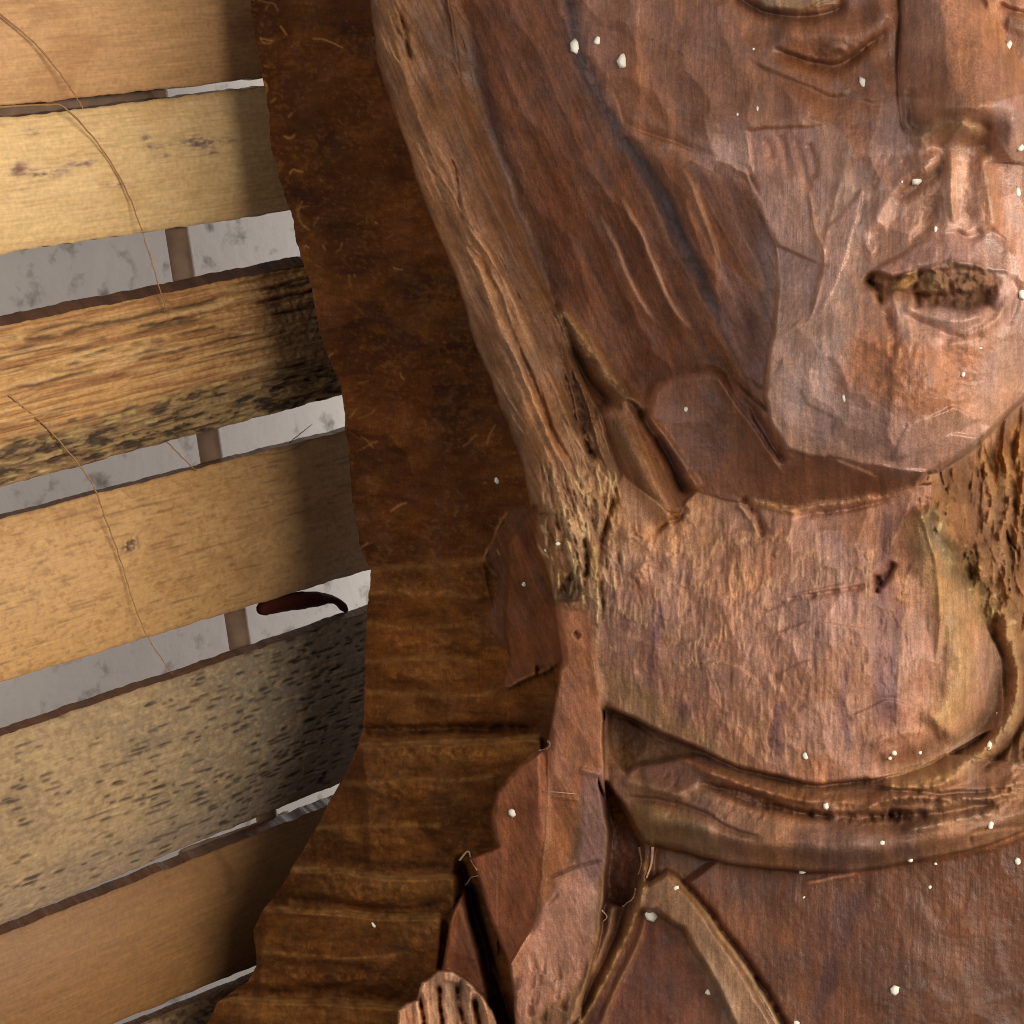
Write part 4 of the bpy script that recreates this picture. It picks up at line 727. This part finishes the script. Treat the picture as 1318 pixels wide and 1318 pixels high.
        col[:] = lin(142, 100, 58); mix(sstep(-.1, .5, blo) * .4, (132, 92, 52)); mix(sstep(.1, .5, sp) * .2, (122, 86, 50)); col *= (1 + .12 * fib)[..., None]; mix(sstep(180, 400, x) * .4, (112, 84, 58))  # brown pigment darkened to paint in dimmer light, more beside the statue
        d = (x - 262 - 12 * np.sin(y / 30)) / 6; mix(np.exp(-d ** 2) * (TT < .35) * .5, (96, 66, 36))
    else:
        mat = BAMR; col[:] = lin(120, 92, 62); mix(sstep(.05, .3, sp) * .8, (64, 48, 32)); mix(sstep(0, .3, -sp) * .4, (160, 130, 92)); dashes(120, (4, 12), (1.5, 3), (54, 40, 28), .9, 2)
    mix(np.exp(-edge * (bl - tl) / 2.2) * .5, (96, 62, 36))
    col = np.clip(col * (1 + .12 * sp)[..., None], .01, .9)
    front = Pw + nvec * (h * S)[..., None]; back = Pw + nvec * ((bulge * .8 * (1 - (2 * TT - 1) ** 2) - thick) * S)[..., None]
    dk = np.broadcast_to(lin(92, 58, 32), col.shape)
    nv = n1 * n2; vs = [front.reshape(-1, 3)]; cs = [col.reshape(-1, 3)]
    ii, jj = np.meshgrid(np.arange(n1 - 1), np.arange(n2 - 1), indexing='ij'); q = (ii * n2 + jj).ravel(); F = [np.c_[q, q + n2, q + n2 + 1, q + 1]]
    # cut edges: own vertices so they stay crisp and dark
    base_i = nv
    for j, sgn in ((0, 1), (n2 - 1, -1)):
        fr = front[:, j]; bk = back[:, j] - (evec * rim * S * (1 + .2 * fbm(np.arange(n1) / 30, np.zeros(n1), 3, seed + 55) * .4)[:, None] if j == 0 else 0); vs += [fr, bk]; cc = np.tile(lin(82, 50, 28), (n1, 1)) * (1 + .6 * fbm(np.arange(n1) / 8, np.zeros(n1) + j, 3, seed + 50))[:, None]; cs += [cc, cc * .9]
        a = np.arange(n1 - 1) + base_i; F.append(np.c_[a, a + n1, a + n1 + 1, a + 1][:, ::sgn]); base_i += 2 * n1
    bj = np.array([0, n2 // 2, n2 - 1]); bk = back[:, bj]; vs.append(bk.reshape(-1, 3)); cs.append(np.tile(lin(120, 86, 52), (n1 * 3, 1)))
    ii, jj = np.meshgrid(np.arange(n1 - 1), np.arange(2), indexing='ij'); q = (ii * 3 + jj).ravel() + base_i; F.append(np.c_[q, q + 1, q + 4, q + 3])
    Vw = np.vstack(vs); org = Vw[0].copy(); R = np.c_[dvec, nvec, -evec]                 # local frame: x along, y out, z up the wall
    loc = (Vw - org) @ R
    o = mesh_obj(name, loc, np.vstack(F), mat, None, True, {'pigment': np.vstack(cs)})
    from mathutils import Matrix
    M = Matrix(((R[0, 0], R[0, 1], R[0, 2], org[0]), (R[1, 0], R[1, 1], R[1, 2], org[1]), (R[2, 0], R[2, 1], R[2, 2], org[2]), (0, 0, 0, 1))); o.matrix_world = M
    return tag(o, label, 'bamboo slat', 'split bamboo slats of the wall')
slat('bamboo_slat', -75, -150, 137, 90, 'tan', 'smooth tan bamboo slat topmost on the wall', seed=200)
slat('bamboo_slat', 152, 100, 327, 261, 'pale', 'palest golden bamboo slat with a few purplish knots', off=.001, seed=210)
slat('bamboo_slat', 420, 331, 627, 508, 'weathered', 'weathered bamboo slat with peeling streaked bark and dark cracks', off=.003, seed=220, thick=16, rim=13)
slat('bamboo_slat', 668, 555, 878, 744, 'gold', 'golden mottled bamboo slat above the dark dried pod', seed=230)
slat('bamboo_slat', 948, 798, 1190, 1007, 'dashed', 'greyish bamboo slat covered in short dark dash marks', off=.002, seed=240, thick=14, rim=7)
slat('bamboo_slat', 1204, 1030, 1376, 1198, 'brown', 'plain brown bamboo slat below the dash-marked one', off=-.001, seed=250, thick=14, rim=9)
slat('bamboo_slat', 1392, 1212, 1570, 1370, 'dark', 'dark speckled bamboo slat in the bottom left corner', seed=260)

# battens nailed behind the slats, and an added strip where a gap is shaded
mb, nt, b = new_mat('batten_wood'); N = nt.nodes; tc = N.new('ShaderNodeTexCoord'); nn = N.new('ShaderNodeTexNoise'); nn.inputs['Scale'].default_value = 70; nn.inputs['Detail'].default_value = 6; nt.links.new(tc.outputs['Object'], nn.inputs['Vector'])
cr = N.new('ShaderNodeValToRGB'); cr.color_ramp.elements[0].color = (*lin(70, 50, 38), 1); cr.color_ramp.elements[1].color = (*lin(150, 120, 96), 1); nt.links.new(nn.outputs[0], cr.inputs[0]); nt.links.new(cr.outputs[0], b.inputs['Base Color']); b.inputs['Roughness'].default_value = .8
def batten(pts, w, dep, off, label):
    p = [on_wall(a, b2, off) for a, b2 in pts]; ax = p[-1] - p[0]; ln = np.linalg.norm(ax); ax /= ln; sd = np.cross(ax, nvec); sd /= np.linalg.norm(sd); vs = []; fs = []; n = 26; m = 10
    for i in range(n):
        t = i / (n - 1); c_ = p[0] + ax * ln * t
        for k in range(m):
            a = 2 * math.pi * k / m; ww = w * (1 + .10 * float(fbm(np.array([t * 9.]), np.array([k * .7]), 3, 4)[0])); vs.append(c_ + sd * math.cos(a) * ww * S * .5 + nvec * math.sin(a) * dep * S * .5)
    for i in range(n - 1):
        for k in range(m): fs.append((i * m + k, i * m + (k + 1) % m, (i + 1) * m + (k + 1) % m, (i + 1) * m + k))
    fs.append(tuple(range(m))[::-1]); fs.append(tuple(range((n - 1) * m, n * m)))
    return tag(mesh_obj('batten', np.array(vs), fs, mb), label, 'batten', 'round battens behind the slats')
batten([(176, -40), (217, 320), (262, 580), (303, 815), (400, 1420)], 34, 34, -.013, 'grey-brown upright batten seen through the gaps behind the slats')
batten([(-200, 160), (195, 128)], 26, 20, -.0125, 'thin brown strip added to shade the topmost gap between slats')  # added strip: stands in for the shaded wall behind this gap
batten([(235, 1110), (372, 1060)], 40, 20, -.0125, 'short brown offcut behind the gap above the lowest slats')

# pale wall behind
mw, nt, b = new_mat('pale_plaster'); N = nt.nodes; K = nt.links.new; tc = N.new('ShaderNodeTexCoord')
n1 = N.new('ShaderNodeTexNoise'); n1.inputs['Scale'].default_value = 48; n1.inputs['Detail'].default_value = 5; n1.inputs['Roughness'].default_value = .55; K(tc.outputs['Object'], n1.inputs['Vector'])
cr = N.new('ShaderNodeValToRGB'); e = cr.color_ramp.elements; e[0].position = .28; e[0].color = (*lin(150, 142, 134), 1); e[1].position = .44; e[1].color = (*lin(226, 220, 212), 1); K(n1.outputs[0], cr.inputs[0]); K(cr.outputs[0], b.inputs['Base Color'])
bp = N.new('ShaderNodeBump'); bp.inputs['Strength'].default_value = .3; bp.inputs['Distance'].default_value = .002; K(n1.outputs[0], bp.inputs['Height']); K(bp.outputs[0], b.inputs['Normal']); b.inputs['Roughness'].default_value = .9
wc = on_wall(300, 700, -.24); vs = [wc + dvec * a + evec * b2 - nvec * c_ for c_ in (0, .02) for a, b2 in ((-.7, -.7), (.8, -.7), (.8, .7), (-.7, .7))]
o = mesh_obj('wall', np.array(vs), [(0, 1, 2, 3), (7, 6, 5, 4), (0, 4, 5, 1), (1, 5, 6, 2), (2, 6, 7, 3), (3, 7, 4, 0)], mw, None, False); tag(o, 'pale mottled plaster wall behind the bamboo slats', kind='structure')

# dried pod hanging in the gap
mp_, nt, b = new_mat('dried_pod'); nn = nt.nodes.new('ShaderNodeTexNoise'); nn.inputs['Scale'].default_value = 300; cr = nt.nodes.new('ShaderNodeValToRGB'); cr.color_ramp.elements[0].color = (*lin(44, 16, 12), 1); cr.color_ramp.elements[1].color = (*lin(84, 36, 24), 1)
nt.links.new(nn.outputs[0], cr.inputs[0]); nt.links.new(cr.outputs[0], b.inputs['Base Color']); b.inputs['Roughness'].default_value = .95; b.inputs['Specular IOR Level'].default_value = .1
pl = smooth_line([(334, 785), (350, 779), (372, 775), (395, 772), (412, 771), (424, 771), (435, 775), (446, 786)], 5); pw = np.array([on_wall(a, b2, -.004) for a, b2 in pl])
rad = np.interp(np.linspace(0, 1, len(pl)), [0, .05, .15, .35, .55, .68, .8, .95, 1], [7, 12, 14, 13.5, 11.5, 7.5, 6, 6.5, 3.5]) * S * (1 + .12 * fbm(np.arange(len(pl)) / 2., np.zeros(len(pl)), 2, 5))
v_, f_ = tube(pw, rad, 12); pod = tag(mesh_obj('dried_pod', v_, f_, mp_), 'dark brown curled dried pod stuck in the gap between slats', 'pod')
# loose plant fibres hanging over the slats
mfb, nt, b = new_mat('dry_fibre'); nn = nt.nodes.new('ShaderNodeTexNoise'); nn.inputs['Scale'].default_value = 60; cr = nt.nodes.new('ShaderNodeValToRGB'); cr.color_ramp.elements[0].color = (*lin(120, 78, 42), 1); cr.color_ramp.elements[1].color = (*lin(190, 144, 92), 1)
nt.links.new(nn.outputs[0], cr.inputs[0]); nt.links.new(cr.outputs[0], b.inputs['Base Color']); b.inputs['Roughness'].default_value = .6
def fibre(pts, rad, label, off=.0095):
    pl = smooth_line(pts); k_ = np.arange(len(pl)); pw = np.array([on_wall(a + .9 * math.sin(i * 1.7) * random.random(), b2, off) for i, (a, b2) in enumerate(pl)]); v_, f_ = tube(pw, rad * S * (1.25 - .6 * k_ / len(pl) + .35 * fbm(k_ / 3., k_ * 0., 2, int(pl[0][0]) + 300)), 5)
    return tag(mesh_obj('plant_fibre', v_, f_, mfb), label, 'fibre', 'loose fibres over the slats')
fibre([(-30, -8), (0, 18), (45, 56), (80, 98), (100, 128), (107, 140)], 1.2, 'thin fibre arching across the topmost slat')
fibre([(-30, 142), (0, 138), (60, 135), (85, 140), (130, 190), (165, 250), (190, 320), (205, 370), (216, 402)], 1.2, 'long brown fibre curving over the palest slat')
fibre([(10, 508), (55, 545), (95, 590), (120, 625), (135, 665), (155, 720), (170, 770), (190, 820), (222, 868)], 1.1, 'long brown fibre curving over the golden mottled slat')
fibre([(206, 560), (228, 582), (252, 606)], 1.1, 'short dark fibre beside the batten under the weathered slat', .002)
fibre([(364, 576), (382, 562), (402, 546)], .8, 'tiny hair-thin fibre in the gap nearest the statue', -.004)
